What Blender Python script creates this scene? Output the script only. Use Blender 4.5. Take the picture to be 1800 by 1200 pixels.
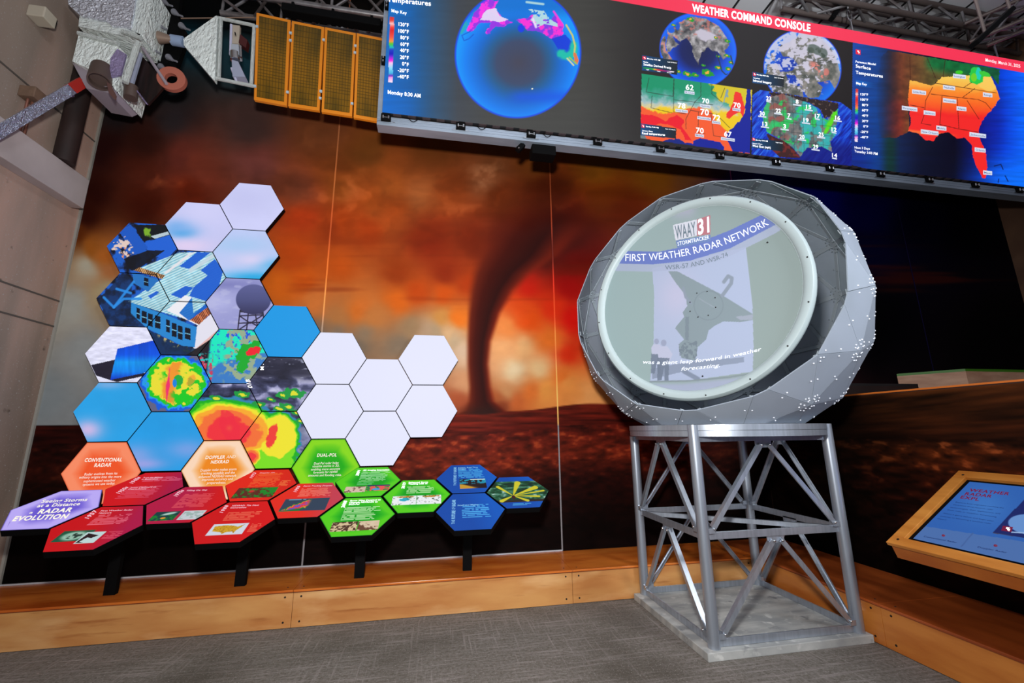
import bpy, bmesh, math, random
import numpy as np
from mathutils import Vector, Matrix
for o in list(bpy.data.objects): bpy.data.objects.remove(o)
# ------------------------------------------------------------------ camera, world, light, exposure
SC = bpy.context.scene
COL = SC.collection
F_PX, EYE = 738.9, 1.5
def cam_rows(yaw, pitch, roll):
    f = np.array([math.sin(yaw)*math.cos(pitch), math.cos(yaw)*math.cos(pitch), math.sin(pitch)])
    r = np.array([math.cos(yaw), -math.sin(yaw), 0.0]); d = np.cross(f, r)
    c, s = math.cos(roll), math.sin(roll)
    return np.array([c*r+s*d, -s*r+c*d, f])
M = cam_rows(.1782, .208, .0109)
C0 = np.array([0, 0, EYE])
cd = bpy.data.cameras.new('camera'); cam = bpy.data.objects.new('camera', cd); COL.objects.link(cam)
cd.sensor_width = 36; cd.lens = F_PX/1800*36; cd.clip_start = .05
cam.matrix_world = Matrix(((M[0][0], -M[1][0], -M[2][0], 0), (M[0][1], -M[1][1], -M[2][1], 0), (M[0][2], -M[1][2], -M[2][2], EYE), (0, 0, 0, 1)))
SC.camera = cam
SC.view_settings.view_transform = 'Standard'; SC.view_settings.look = 'None'
SC.view_settings.gamma = 1; SC.view_settings.use_curve_mapping = False
SC.view_settings.exposure = 0.0
w = bpy.data.worlds.new('hall'); SC.world = w; w.use_nodes = True
w.node_tree.nodes['Background'].inputs[0].default_value = (.55, .62, .8, 1)
w.node_tree.nodes['Background'].inputs[1].default_value = .34
def area(name, loc, target, power, sx, sy, col=(1, 1, 1), spread=180):
    l = bpy.data.lights.new(name, 'AREA'); l.shape = 'RECTANGLE'; l.size = sx; l.size_y = sy; l.energy = power; l.color = col
    l.spread = math.radians(spread)
    o = bpy.data.objects.new(name, l); COL.objects.link(o); o.location = loc
    o.rotation_euler = (Vector(target)-Vector(loc)).to_track_quat('-Z', 'Y').to_euler(); return o
area('flash_lamp', (-.12, -.05, 2.25), (.2, 4.5, 3.1), 185, .28, .2, (1, .99, .97))
area('hall_fill', (1.2, -1.5, 6.6), (1.6, 3.2, .4), 90, 1.2, .8, (.86, .92, 1))
area('hall_fill', (4.6, -1.6, 4.0), (2.6, 3.3, 2.3), 30, 1.4, 1.0, (.93, .96, 1), 60)  # unseen fill light added at right front to brighten the dome
area('ceiling_fill', (3.6, 1.0, 5.2), (4.6, 3.9, 7.1), 34, .3, .3, (.9, .95, 1), 110)  # added light, aimed up at the ceiling and trusses over the LED wall
# ------------------------------------------------------------------ pixel <-> place helpers
def ray(x, y): return M.T @ np.array([(x-900)/F_PX, (y-600)/F_PX, 1])
def at_y(x, y, Y): d = ray(x, y); return Vector(C0+d*(Y/d[1]))
def at_x(x, y, X): d = ray(x, y); return Vector(C0+d*(X/d[0]))
def at_z(x, y, z): d = ray(x, y); return Vector(C0+d*((z-EYE)/d[2]))
def at_plane(x, y, P, n):
    d = ray(x, y); t = (np.array(P)-C0) @ np.array(n)/(d @ np.array(n)); return Vector(C0+t*d)
def proj(P):
    c = (np.asarray(P, float)-C0) @ M.T; z = np.where(np.abs(c[..., 2]) < 1e-3, 1e-3, c[..., 2])
    return 900+F_PX*c[..., 0]/z, 600+F_PX*c[..., 1]/z
# ------------------------------------------------------------------ mesh helpers
class MB:
    def __init__(s): s.v = []; s.f = []
    def add(s, vs, fs):
        k = len(s.v); s.v += [tuple(v) for v in vs]; s.f += [tuple(i+k for i in f) for f in fs]; return s
    def box(s, a, b):
        (x0, y0, z0), (x1, y1, z1) = a, b
        return s.add([(x0, y0, z0), (x1, y0, z0), (x1, y1, z0), (x0, y1, z0), (x0, y0, z1), (x1, y0, z1), (x1, y1, z1), (x0, y1, z1)],
                     [(3, 2, 1, 0), (4, 5, 6, 7), (0, 1, 5, 4), (1, 2, 6, 5), (2, 3, 7, 6), (3, 0, 4, 7)])
    def bar(s, p, q, w_, h, up=(0, 0, 1)):
        p = Vector(p); q = Vector(q); d = (q-p).normalized(); u = Vector(up)
        if abs(d.dot(u)) > .98: u = Vector((0, 1, 0))
        a = d.cross(u).normalized(); b = a.cross(d)
        vs = [e+a*(sx*w_/2)+b*(sz*h/2) for e in (p, q) for sx, sz in ((-1, -1), (1, -1), (1, 1), (-1, 1))]
        return s.add(vs, [(0, 1, 2, 3), (7, 6, 5, 4), (0, 4, 5, 1), (1, 5, 6, 2), (2, 6, 7, 3), (3, 7, 4, 0)])
    def tube(s, p, q, r, n=16, r2=None):
        p = Vector(p); q = Vector(q); d = (q-p).normalized(); u = Vector((0, 0, 1)) if abs(d.z) < .95 else Vector((0, 1, 0))
        a = d.cross(u).normalized(); b = a.cross(d); r2 = r if r2 is None else r2
        vs = [e+(a*math.cos(t)+b*math.sin(t))*R for e, R in ((p, r), (q, r2)) for t in [2*math.pi*i/n for i in range(n)]]
        return s.add(vs, [(i, (i+1) % n, n+(i+1) % n, n+i) for i in range(n)]+[tuple(range(n))[::-1], tuple(range(n, 2*n))])
    def path(s, pts, r, n=8):
        for a, b in zip(pts[:-1], pts[1:]): s.tube(a, b, r, n)
        return s
    def prism(s, pts, d):
        pts = [Vector(p) for p in pts]; d = Vector(d); n = len(pts)
        return s.add(pts+[p+d for p in pts], [tuple(range(n)), tuple(range(n, 2*n))[::-1]]+[(i, i+n, (i+1) % n+n, (i+1) % n) for i in range(n)])
    def ball(s, c, r, n=8, m=5):
        c = Vector(c); vs = [c+Vector((0, 0, r))]
        for j in range(1, m):
            for i in range(n):
                a = math.pi*j/m; b = 2*math.pi*i/n; vs.append(c+r*Vector((math.sin(a)*math.cos(b), math.sin(a)*math.sin(b), math.cos(a))))
        vs.append(c-Vector((0, 0, r))); L = len(vs)-1; fs = [(0, 1+i, 1+(i+1) % n) for i in range(n)]
        for j in range(m-2):
            for i in range(n): a = 1+j*n+i; b = 1+j*n+(i+1) % n; fs.append((a, a+n, b+n, b))
        return s.add(vs, fs+[(L, 1+(m-2)*n+(i+1) % n, 1+(m-2)*n+i) for i in range(n)])
    def lathe(s, prof, org, ax, n=64, cap=False):
        ax = Vector(ax).normalized(); a = ax.cross(Vector((0, 0, 1))).normalized() if abs(ax.z) < .95 else Vector((1, 0, 0)); b = a.cross(ax)
        org = Vector(org); vs = [org+ax*h+(a*math.cos(2*math.pi*i/n)+b*math.sin(2*math.pi*i/n))*r for r, h in prof for i in range(n)]
        fs = [(j*n+i, j*n+(i+1) % n, (j+1)*n+(i+1) % n, (j+1)*n+i) for j in range(len(prof)-1) for i in range(n)]
        if cap: fs += [tuple(range(n)), tuple(range((len(prof)-1)*n, len(prof)*n))]
        return s.add(vs, fs)
    def build(s, name, mat, parent=None, smooth=False, bevel=0, fix=True):
        me = bpy.data.meshes.new(name); me.from_pydata(s.v, [], s.f); me.update()
        if fix:
            bm = bmesh.new(); bm.from_mesh(me); bmesh.ops.recalc_face_normals(bm, faces=bm.faces); bm.to_mesh(me); bm.free()
        o = bpy.data.objects.new(name, me); COL.objects.link(o); me.materials.append(mat)
        if smooth:
            me.polygons.foreach_set('use_smooth', [True]*len(me.polygons))
            try: me.set_sharp_from_angle(angle=math.radians(40))
            except Exception: pass
        if bevel:
            b = o.modifiers.new('bevel', 'BEVEL'); b.width = bevel; b.segments = 2; b.limit_method = 'ANGLE'
        if parent is not None:
            o.parent = parent; o.matrix_parent_inverse = Matrix.Translation(parent.location).inverted()
        return o
def tag(o, label=None, cat=None, group=None, kind=None):
    if label: o['label'] = label
    if cat: o['category'] = cat
    if group: o['group'] = group
    if kind: o['kind'] = kind
    return o
def thing(name, label, cat, loc=(0, 0, 0), group=None):
    o = bpy.data.objects.new(name, None); COL.objects.link(o); o.location = loc; o.empty_display_size = .1
    return tag(o, label, cat, group)
def struct(o): o['kind'] = 'structure'; return o
# ------------------------------------------------------------------ materials
def s2l(c):
    c = np.asarray(c, float)/255.; return np.where(c <= .04045, c/12.92, ((c+.055)/1.055)**2.4)
def rgba(c): return tuple(float(v) for v in s2l(c))+(1,)
def mat(name, c, rough=.5, metal=0, spec=.5, emit=None, es=0):
    m = bpy.data.materials.new(name); m.use_nodes = True; b = m.node_tree.nodes['Principled BSDF']
    b.inputs['Base Color'].default_value = rgba(c); b.inputs['Roughness'].default_value = rough; b.inputs['Metallic'].default_value = metal
    b.inputs['Specular IOR Level'].default_value = spec
    if emit: b.inputs['Emission Color'].default_value = rgba(emit); b.inputs['Emission Strength'].default_value = es
    return m
def tex(m, c1, c2, scale, detail=6, stretch=(1, 1, 1), lo=.35, hi=.65, bump=0, rot=(0, 0, 0), mix2=None):
    """noise between two colours on object coordinates, optional bump, optional second layer (colour, scale, stretch, lo, hi)"""
    nt = m.node_tree; b = nt.nodes['Principled BSDF']; tc = nt.nodes.new('ShaderNodeTexCoord')
    def layer(sc, st, lo, hi, ro):
        mp = nt.nodes.new('ShaderNodeMapping'); mp.inputs['Scale'].default_value = st; mp.inputs['Rotation'].default_value = ro
        nt.links.new(tc.outputs['Object'], mp.inputs[0]); n = nt.nodes.new('ShaderNodeTexNoise'); n.inputs['Scale'].default_value = sc
        n.inputs['Detail'].default_value = detail; nt.links.new(mp.outputs[0], n.inputs['Vector'])
        r = nt.nodes.new('ShaderNodeMapRange'); r.inputs[1].default_value = lo; r.inputs[2].default_value = hi; nt.links.new(n.outputs[0], r.inputs[0]); return r, n
    r, n = layer(scale, stretch, lo, hi, rot)
    mx = nt.nodes.new('ShaderNodeMix'); mx.data_type = 'RGBA'; mx.inputs[6].default_value = rgba(c1); mx.inputs[7].default_value = rgba(c2)
    nt.links.new(r.outputs[0], mx.inputs[0]); out = mx.outputs[2]
    for (c3, sc, st, lo2, hi2, ro) in (mix2 or []):
        r2, _ = layer(sc, st, lo2, hi2, ro); m3 = nt.nodes.new('ShaderNodeMix'); m3.data_type = 'RGBA'
        nt.links.new(r2.outputs[0], m3.inputs[0]); nt.links.new(out, m3.inputs[6]); m3.inputs[7].default_value = rgba(c3); out = m3.outputs[2]
    nt.links.new(out, b.inputs['Base Color'])
    if bump:
        bp = nt.nodes.new('ShaderNodeBump'); bp.inputs['Strength'].default_value = bump; bp.inputs['Distance'].default_value = .01
        nt.links.new(n.outputs[0], bp.inputs['Height']); nt.links.new(bp.outputs[0], b.inputs['Normal'])
    return m
def paint_mat(name, emit=0, diff=1, rough=.55, spec=.3):
    m = bpy.data.materials.new(name); m.use_nodes = True; nt = m.node_tree; b = nt.nodes['Principled BSDF']
    a = nt.nodes.new('ShaderNodeAttribute'); a.attribute_name = 'paint'
    b.inputs['Roughness'].default_value = rough; b.inputs['Specular IOR Level'].default_value = spec
    if diff:
        vm = nt.nodes.new('ShaderNodeVectorMath'); vm.operation = 'SCALE'; vm.inputs[3].default_value = diff; nt.links.new(a.outputs[0], vm.inputs[0]); nt.links.new(vm.outputs[0], b.inputs['Base Color'])
    else: b.inputs['Base Color'].default_value = (.012, .012, .014, 1)
    if emit: nt.links.new(a.outputs[0], b.inputs['Emission Color']); b.inputs['Emission Strength'].default_value = emit
    return m
MURAL = paint_mat('printed_mural', 0, .84, .6, .06)
SCREEN = paint_mat('led_screen', 1.0, 0, .5, .15)
PRINT = paint_mat('backlit_print', .97, 0, .6, .04)
DISCP = paint_mat('projected_image', .2, .56, .4, .2)
BIRCH = tex(mat('birch_plywood', (206, 150, 92), .38), (208, 150, 88), (188, 122, 66), 1.6, 6, (1, 1, 4), .38, .66, .02,
            mix2=[((166, 100, 50), 3, (.8, 1, 9), .6, .74, (0, 0, .05)), ((222, 172, 116), 2.0, (.8, 1, 3), .52, .75, (0, 0, 0))])
BIRCHT = tex(mat('oiled_bench_top', (214, 120, 48), .26), (218, 122, 46), (186, 86, 26), 1.4, 5, (1, 4, 1), .35, .65, .02,
             mix2=[((150, 60, 18), 4, (1, 10, 1), .6, .78, (0, 0, .03))])
BIRCHR = tex(mat('bench_top_right', (170, 92, 42), .34), (176, 84, 34), (130, 56, 20), 1.4, 5, (4, 1, 1), .35, .65, .02)
PLY_EDGE = tex(mat('plywood_edge', (130, 62, 26), .5), (150, 74, 34), (104, 44, 18), 30, 2, (.05, .05, 3), .4, .6)
KWOOD = tex(mat('kiosk_wood', (214, 140, 64), .38), (222, 146, 64), (196, 118, 44), 2.2, 5, (6, 1, 1), .35, .65, .02)
CARPET = tex(mat('carpet_tile', (110, 104, 98), .95, 0, .1), (104, 98, 90), (128, 122, 116), 46, 7, (1, 1, 1), .35, .65, .5,
             mix2=[((150, 142, 138), 3.4, (.8, 16, 1), .57, .72, (0, 0, .5)), ((146, 138, 134), 3.2, (17, .7, 1), .57, .72, (0, 0, .2)), ((142, 134, 130), 2.6, (.8, 15, 1), .57, .72, (0, 0, -.9)), ((146, 138, 134), 2.8, (.8, 15, 1), .57, .72, (0, 0, 1.2)),
                   ((84, 78, 70), 1.1, (1, 1, 1), .5, .75, (0, 0, 0)), ((186, 180, 176), 120, (1, 1, 1), .6, .74, (0, 0, 0))])
CONC = tex(mat('cast_concrete', (150, 134, 122), .8, 0, .3), (152, 136, 124), (124, 108, 96), 1.1, 8, (1, 1, .25), .35, .65, .15,
           mix2=[((196, 158, 142), 1.3, (1, 1, .16), .48, .7, (0, 0, 0)), ((92, 78, 68), 9, (1, 1, 1), .66, .74, (0, 0, 0)), ((170, 168, 164), 60, (1, 1, 1), .62, .72, (0, 0, 0))])
LEDGE = tex(mat('painted_ledge', (196, 186, 184), .7), (196, 184, 182), (170, 158, 156), 1.2, 5, (1, 1, 1), .35, .65, .05)
SLABM = tex(mat('plinth_concrete', (172, 172, 168), .75), (186, 186, 182), (146, 148, 148), 3.4, 8, (1, 3, 1), .35, .65, .2,
            mix2=[((200, 200, 196), 14, (1, 1, 1), .58, .7, (0, 0, 0)), ((120, 122, 124), 9, (1, 1, 1), .64, .74, (0, 0, 0))])
ALU = tex(mat('brushed_aluminium', (166, 174, 186), .34, .72), (184, 192, 204), (164, 172, 184), 40, 3, (1, 1, .05), .3, .7)
ALUD = mat('aluminium_profile', (178, 182, 188), .4, .7)
STEEL = mat('bright_steel', (210, 212, 215), .22, 1)
TRUSSM = tex(mat('truss_tube', (150, 148, 150), .38, .7), (160, 158, 160), (108, 100, 98), 5, 4)
TRUSSD = mat('dark_truss_tube', (96, 84, 80), .5, .4)
DOME = tex(mat('dome_panel', (178, 188, 204), .5, 0, .3), (176, 186, 202), (168, 178, 192), 2.5, 5)
DNT = DOME.node_tree; _tr = DNT.nodes.new('ShaderNodeBsdfTranslucent'); _tr.inputs[0].default_value = (.55, .62, .58, 1); _mx = DNT.nodes.new('ShaderNodeMixShader'); _mx.inputs[0].default_value = .3; DNT.links.new(DNT.nodes['Principled BSDF'].outputs[0], _mx.inputs[1]); DNT.links.new(_tr.outputs[0], _mx.inputs[2]); DNT.links.new(_mx.outputs[0], DNT.nodes['Material Output'].inputs[0])
DOMEI = mat('dome_seam', (158, 168, 176), .5)
DISH = mat('dish_white', (166, 180, 182), .4, 0, .3)
BLACK = mat('black_plastic', (5, 5, 6), .75, 0, .1)
DARK = mat('dark_metal', (34, 32, 33), .5, .3)
HOLE = mat('screw_black', (16, 10, 8), .7)
WHITE = mat('white_letter', (250, 250, 250), .6, emit=(250, 250, 252), es=.95)
PIPE = tex(mat('dark_pipe', (42, 26, 22), .7), (46, 28, 24), (26, 16, 14), 4, 5, (1, 1, .3))
CEIL = mat('ceiling_plank', (196, 196, 198), .8)
def emit_mat(name, c, s=1.0): return mat(name, (2, 2, 2), .6, emit=c, es=s)
def foil(name, c, sc, rough=.24, metal=.9, dist=.02):
    m = mat(name, c, rough, metal); nt = m.node_tree; b = nt.nodes['Principled BSDF']; tc = nt.nodes.new('ShaderNodeTexCoord')
    v = nt.nodes.new('ShaderNodeTexVoronoi'); v.inputs['Scale'].default_value = sc; nz = nt.nodes.new('ShaderNodeTexNoise'); nz.inputs['Scale'].default_value = sc*.6; nz.inputs['Detail'].default_value = 5
    ad = nt.nodes.new('ShaderNodeVectorMath'); ad.operation = 'MULTIPLY_ADD'; nt.links.new(nz.outputs[1], ad.inputs[0]); ad.inputs[1].default_value = (.3, .3, .3); nt.links.new(tc.outputs['Object'], ad.inputs[2])
    nt.links.new(ad.outputs[0], v.inputs['Vector']); bp = nt.nodes.new('ShaderNodeBump'); bp.inputs['Strength'].default_value = .9; bp.inputs['Distance'].default_value = dist
    nt.links.new(v.outputs['Distance'], bp.inputs['Height']); nt.links.new(bp.outputs[0], b.inputs['Normal']); return m
FOILW = foil('white_blanket', (240, 248, 244), 11, .4, .1, .022)
FOILS = foil('silver_foil', (236, 240, 252), 16, .22, .5, .03)
GOLDF = mat('gold_frame', (232, 138, 26), .45, .1)
# ------------------------------------------------------------------ numpy picture tools (colours 0..255)
def _h(ix, iy, s):
    n = (ix.astype(np.int64)*374761393+iy.astype(np.int64)*668265263+s*1442695041) & 0x7fffffff
    n = ((n ^ (n >> 13))*1274126177) & 0x7fffffff; return ((n ^ (n >> 16)) & 0xffff)/65535.
def vn(x, y, s=0):
    ix = np.floor(x); iy = np.floor(y); fx = x-ix; fy = y-iy; fx = fx*fx*(3-2*fx); fy = fy*fy*(3-2*fy)
    a, b, c, d = _h(ix, iy, s), _h(ix+1, iy, s), _h(ix, iy+1, s), _h(ix+1, iy+1, s)
    return (a*(1-fx)+b*fx)*(1-fy)+(c*(1-fx)+d*fx)*fy
def fbm(x, y, s=0, o=4):
    t = 0; a = .5; m = 0
    for i in range(o): t = t+a*vn(x*2**i+17.3*i, y*2**i+9.1*i, s+i); m += a; a *= .5
    return t/m
def inpoly(x, y, pts):
    r = np.zeros(x.shape, bool); n = len(pts)
    for i in range(n):
        x1, y1 = pts[i]; x2, y2 = pts[(i+1) % n]
        if y1 == y2: continue
        r ^= ((y1 > y) != (y2 > y)) & (x < (x2-x1)*(y-y1)/(y2-y1)+x1)
    return r
def segd(x, y, pts):
    d = np.full(x.shape, 1e9)
    for (x1, y1), (x2, y2) in zip(pts[:-1], pts[1:]):
        dx, dy = x2-x1, y2-y1; t = np.clip(((x-x1)*dx+(y-y1)*dy)/(dx*dx+dy*dy+1e-9), 0, 1); d = np.minimum(d, np.hypot(x-x1-t*dx, y-y1-t*dy))
    return d
def sm(a, b, v): t = np.clip((v-a)/(b-a), 0, 1); return t*t*(3-2*t)
def mixc(c, col, t):
    t = np.clip(np.asarray(t, float), 0, 1)[..., None]; return c*(1-t)+np.asarray(col, float)*t
def ell(x, y, cx, cy, rx, ry, a=0):
    ca, sa = math.cos(a), math.sin(a); u = ((x-cx)*ca+(y-cy)*sa)/rx; v = (-(x-cx)*sa+(y-cy)*ca)/ry; return np.hypot(u, v)
def ramp(t, stops):
    p = [s_[0] for s_ in stops]; return np.stack([np.interp(t, p, [s_[1][k] for s_ in stops]) for k in range(3)], -1)
def idw(x, y, P, pw=3.2):
    num = np.zeros(x.shape+(3,)); den = np.zeros(x.shape)
    for ((a, b), c) in P:
        q = 1/((x-a)**2+(y-b)**2+60)**(pw/2); num += q[..., None]*np.array(c, float); den += q
    return num/den[..., None]
def Z(o, sc, pts): return [(o[0]+a*sc, o[1]+b*sc) for a, b in pts]
def grid_mesh(name, P, shape, colors, m, parent=None):
    ny, nx = shape; idx = np.arange(ny*nx).reshape(ny, nx)
    q = np.stack([idx[:-1, :-1], idx[:-1, 1:], idx[1:, 1:], idx[1:, :-1]], -1).reshape(-1, 4)
    return raw_mesh(name, P.reshape(-1, 3), q, colors.reshape(-1, 3), m, parent)
def raw_mesh(name, V, Fc, colors, m, parent=None):
    me = bpy.data.meshes.new(name); k = Fc.shape[1]
    me.vertices.add(len(V)); me.vertices.foreach_set('co', V.astype(np.float32).ravel())
    me.loops.add(len(Fc)*k); me.loops.foreach_set('vertex_index', Fc.astype(np.int32).ravel())
    me.polygons.add(len(Fc)); me.polygons.foreach_set('loop_start', np.arange(0, len(Fc)*k, k, dtype=np.int32))
    me.update(calc_edges=True)
    at = me.color_attributes.new('paint', 'FLOAT_COLOR', 'POINT'); lin = np.ones((len(V), 4), np.float32); lin[:, :3] = s2l(np.clip(colors, 0, 255))
    at.data.foreach_set('color', lin.ravel()); me.materials.append(m)
    o = bpy.data.objects.new(name, me); COL.objects.link(o)
    if parent is not None: o.parent = parent; o.matrix_parent_inverse = Matrix.Translation(parent.location).inverted()
    return o
HV = [(-1, 0), (-.5, math.sqrt(3)/2), (.5, math.sqrt(3)/2), (1, 0), (.5, -math.sqrt(3)/2), (-.5, -math.sqrt(3)/2)]
def hex_grid(n):
    """unit hexagon as a fine triangle mesh"""
    pts = []; tri = []; key = {}
    def vid(p):
        k = (round(p[0], 5), round(p[1], 5))
        if k not in key: key[k] = len(pts); pts.append(p)
        return key[k]
    for k in range(6):
        A, B = HV[k], HV[(k+1) % 6]; g = {}
        for i in range(n+1):
            for j in range(n+1-i): g[i, j] = vid(((A[0]*i+B[0]*j)/n, (A[1]*i+B[1]*j)/n))
        for i in range(n):
            for j in range(n-i):
                tri.append((g[i, j], g[i, j+1], g[i+1, j]))
                if j < n-i-1: tri.append((g[i+1, j], g[i, j+1], g[i+1, j+1]))
    return np.array(pts), np.array(tri)
HG = {}
def hexg(n):
    if n not in HG: HG[n] = hex_grid(n)
    return HG[n]
# ------------------------------------------------------------------ lettering
FONTC = {}
def glyphs(s, bold=0, shear=0, space=1.0):
    k = (s, bold, shear, space)
    if k not in FONTC:
        cu = bpy.data.curves.new('letters', 'FONT'); cu.body = s; cu.size = 1; cu.offset = bold; cu.shear = shear; cu.space_character = space; cu.resolution_u = 3
        o = bpy.data.objects.new('letters', cu); COL.objects.link(o); bpy.context.view_layer.update()
        dg = bpy.context.evaluated_depsgraph_get(); me = bpy.data.meshes.new_from_object(o.evaluated_get(dg))
        v = np.zeros(len(me.vertices)*3); me.vertices.foreach_get('co', v); f = [tuple(p.vertices) for p in me.polygons]
        FONTC[k] = (v.reshape(-1, 3)[:, :2], f); bpy.data.objects.remove(o); bpy.data.curves.remove(cu); bpy.data.meshes.remove(me)
    return FONTC[k]
def letter(lines, plane, lift, m, parent, name='lettering'):
    """lines: (text, [baseline pixels...], cap height px vector (dx,dy), bold, shear). One mesh for a block of writing on a real plane."""
    last = None
    for (s, base, up, bold, shear) in lines:
        mb = MB(); bold = bold*.62; sp = 1+bold*3.4
        V, Fc = glyphs(s, bold, shear, sp)
        if not len(V): continue
        x0, x1 = V[:, 0].min(), V[:, 0].max(); out = []
        B = np.array(base, float)
        for (x, y) in V:
            t = (x-x0)/(x1-x0)
            if len(B) == 2: b = B[0]*(1-t)+B[1]*t; d = np.array(up, float)
            else:
                b = (1-t)**2*B[0]+2*t*(1-t)*B[1]+t*t*B[2]; tg = 2*(1-t)*(B[1]-B[0])+2*t*(B[2]-B[1]); tg /= np.hypot(*tg); h = math.hypot(*up); d = np.array([tg[1], -tg[0]])*h
            p = b+d*(y/.7); out.append(plane(p[0], p[1], lift))
        mb.add(out, Fc); last = mb.build(name, m, parent, fix=False)
    return last
def blocks(quads, plane, lift, m, parent, name):
    mb = MB()
    for q in quads: mb.add([plane(a, b, lift) for a, b in q], [tuple(range(len(q)))])
    return mb.build(name, m, parent, fix=False)
# ------------------------------------------------------------------ setting
XL, YW, XR, ZB, CZ = -3.55, 4.535, 8.5, .278, 7.2
struct(MB().box((XL-.3, -3, -.1), (XR+.3, YW+.3, 0)).build('floor', CARPET))
struct(MB().box((XL-.3, -3, CZ), (XR+.3, YW+.3, CZ+.15)).build('ceiling', CEIL))
struct(MB().box((XL-.3, -3, 0), (XL, YW+.15, CZ)).build('wall_left', CONC))
struct(MB().box((XR, -3, 0), (XR+.3, YW+.15, CZ)).build('wall_right', tex(mat('brown_plaster', (104, 72, 52), .8), (108, 76, 54), (84, 56, 40), 2, 5)))
struct(MB().box((XL, YW+.02, 0), (XR, YW+.15, CZ)).build('wall_back', mat('wall_core', (30, 26, 26), .8)))
MP = [((200, 200), (38, 32, 34)), ((300, 150), (36, 42, 46)), ((300, 210), (50, 42, 44)), ((250, 40), (10, 40, 52)), ((350, 60), (16, 62, 76)), ((440, 120), (24, 60, 70)), ((440, 215), (76, 54, 50)), ((560, 220), (112, 62, 34)),
 ((640, 260), (122, 68, 26)), ((760, 260), (112, 58, 22)), ((860, 280), (122, 66, 34)), ((940, 280), (124, 64, 20)), ((1050, 290), (138, 78, 14)), ((1150, 300), (142, 80, 14)), ((1215, 290), (124, 74, 36)),
 ((1262, 290), (84, 40, 62)), ((1300, 300), (40, 24, 110)), ((1345, 310), (10, 8, 130)), ((1450, 335), (4, 5, 110)), ((1530, 360), (3, 3, 70)), ((1620, 390), (2, 2, 26)), ((1700, 400), (1, 1, 8)), ((1750, 600), (1, 1, 3)), ((1560, 560), (1, 1, 6)), ((1500, 460), (3, 3, 40)),
 ((180, 270), (44, 15, 14)), ((170, 340), (50, 14, 8)), ((250, 250), (58, 26, 20)), ((250, 300), (92, 36, 22)), ((350, 300), (134, 58, 40)), ((320, 280), (120, 52, 40)), ((450, 290), (124, 64, 56)), ((520, 330), (128, 62, 38)), ((600, 330), (136, 66, 22)),
 ((690, 325), (176, 88, 34)), ((740, 345), (184, 100, 50)), ((790, 340), (150, 66, 26)), ((850, 315), (164, 92, 54)), ((890, 350), (112, 46, 16)), ((960, 330), (92, 30, 6)), ((1050, 350), (130, 54, 6)), ((1100, 380), (108, 34, 4)), ((1000, 390), (96, 22, 4)),
 ((160, 385), (52, 14, 6)), ((250, 360), (74, 22, 8)), ((330, 335), (108, 34, 14)), ((530, 385), (176, 56, 18)), ((600, 390), (160, 58, 14)), ((650, 400), (160, 56, 14)), ((700, 385), (184, 78, 26)), ((760, 420), (138, 42, 12)), ((830, 425), (120, 36, 10)),
 ((900, 430), (66, 14, 4)), ((960, 440), (54, 8, 4)), ((1010, 430), (100, 14, 4)), ((140, 412), (100, 44, 10)), ((165, 436), (172, 96, 30)), ((190, 452), (196, 108, 40)), ((150, 462), (196, 190, 168)), ((190, 480), (190, 118, 68)), ((185, 510), (188, 170, 130)), ((120, 540), (178, 178, 168)), ((150, 620), (158, 162, 160)), ((80, 700), (140, 148, 150)), ((120, 730), (142, 146, 146)),
 ((520, 450), (190, 70, 16)), ((500, 500), (208, 96, 20)), ((600, 470), (190, 78, 18)), ((700, 480), (150, 54, 12)), ((780, 480), (140, 40, 10)), ((820, 500), (176, 56, 10)), ((560, 530), (204, 112, 50)), ((640, 540), (206, 108, 44)), ((700, 530), (216, 98, 22)), ((780, 520), (204, 78, 14)), ((812, 560), (228, 112, 28)),
 ((600, 580), (128, 108, 90)), ((560, 585), (120, 102, 88)), ((640, 600), (118, 102, 86)), ((700, 602), (130, 110, 90)), ((650, 578), (138, 114, 90)), ((720, 576), (152, 120, 86)), ((765, 586), (170, 144, 112)), ((800, 602), (188, 160, 126)), ((780, 562), (200, 136, 66)), ((600, 556), (176, 112, 60)), ((660, 556), (188, 114, 56)), ((634, 545), (206, 104, 32)), ((540, 495), (206, 86, 16)), ((581, 400), (142, 50, 15)), ((666, 364), (168, 76, 26)), ((732, 515), (190, 68, 12)), ((765, 430), (130, 35, 10)), ((993, 665), (228, 114, 42)), ((928, 560), (226, 76, 12)), ((863, 695), (160, 80, 40)),  ((750, 585), (176, 144, 114)), ((790, 590), (214, 170, 124)), ((815, 620), (210, 176, 146)), ((812, 670), (200, 140, 98)), ((800, 706), (166, 78, 44)), ((815, 726), (130, 50, 26)),
 ((905, 470), (150, 12, 5)), ((930, 505), (196, 26, 5)), ((965, 540), (220, 44, 10)), ((920, 545), (216, 70, 14)), ((890, 575), (226, 130, 64)), ((1000, 500), (170, 8, 5)), ((1000, 560), (210, 14, 5)), ((1000, 620), (216, 46, 14)), ((960, 590), (222, 108, 34)), ((920, 610), (228, 170, 112)), ((880, 610), (226, 160, 104)), ((900, 650), (222, 196, 154)),
 ((945, 650), (226, 186, 132)), ((880, 685), (190, 132, 84)), ((960, 690), (226, 146, 66)), ((930, 690), (216, 110, 44)), ((1005, 680), (232, 146, 70)), ((1040, 700), (236, 160, 92)), ((905, 705), (196, 96, 44)), ((875, 715), (130, 54, 26)), ((1020, 450), (150, 10, 3)), ((1100, 500), (150, 20, 5)), ((1200, 600), (120, 50, 20)), ((1300, 700), (60, 30, 14))]
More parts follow.
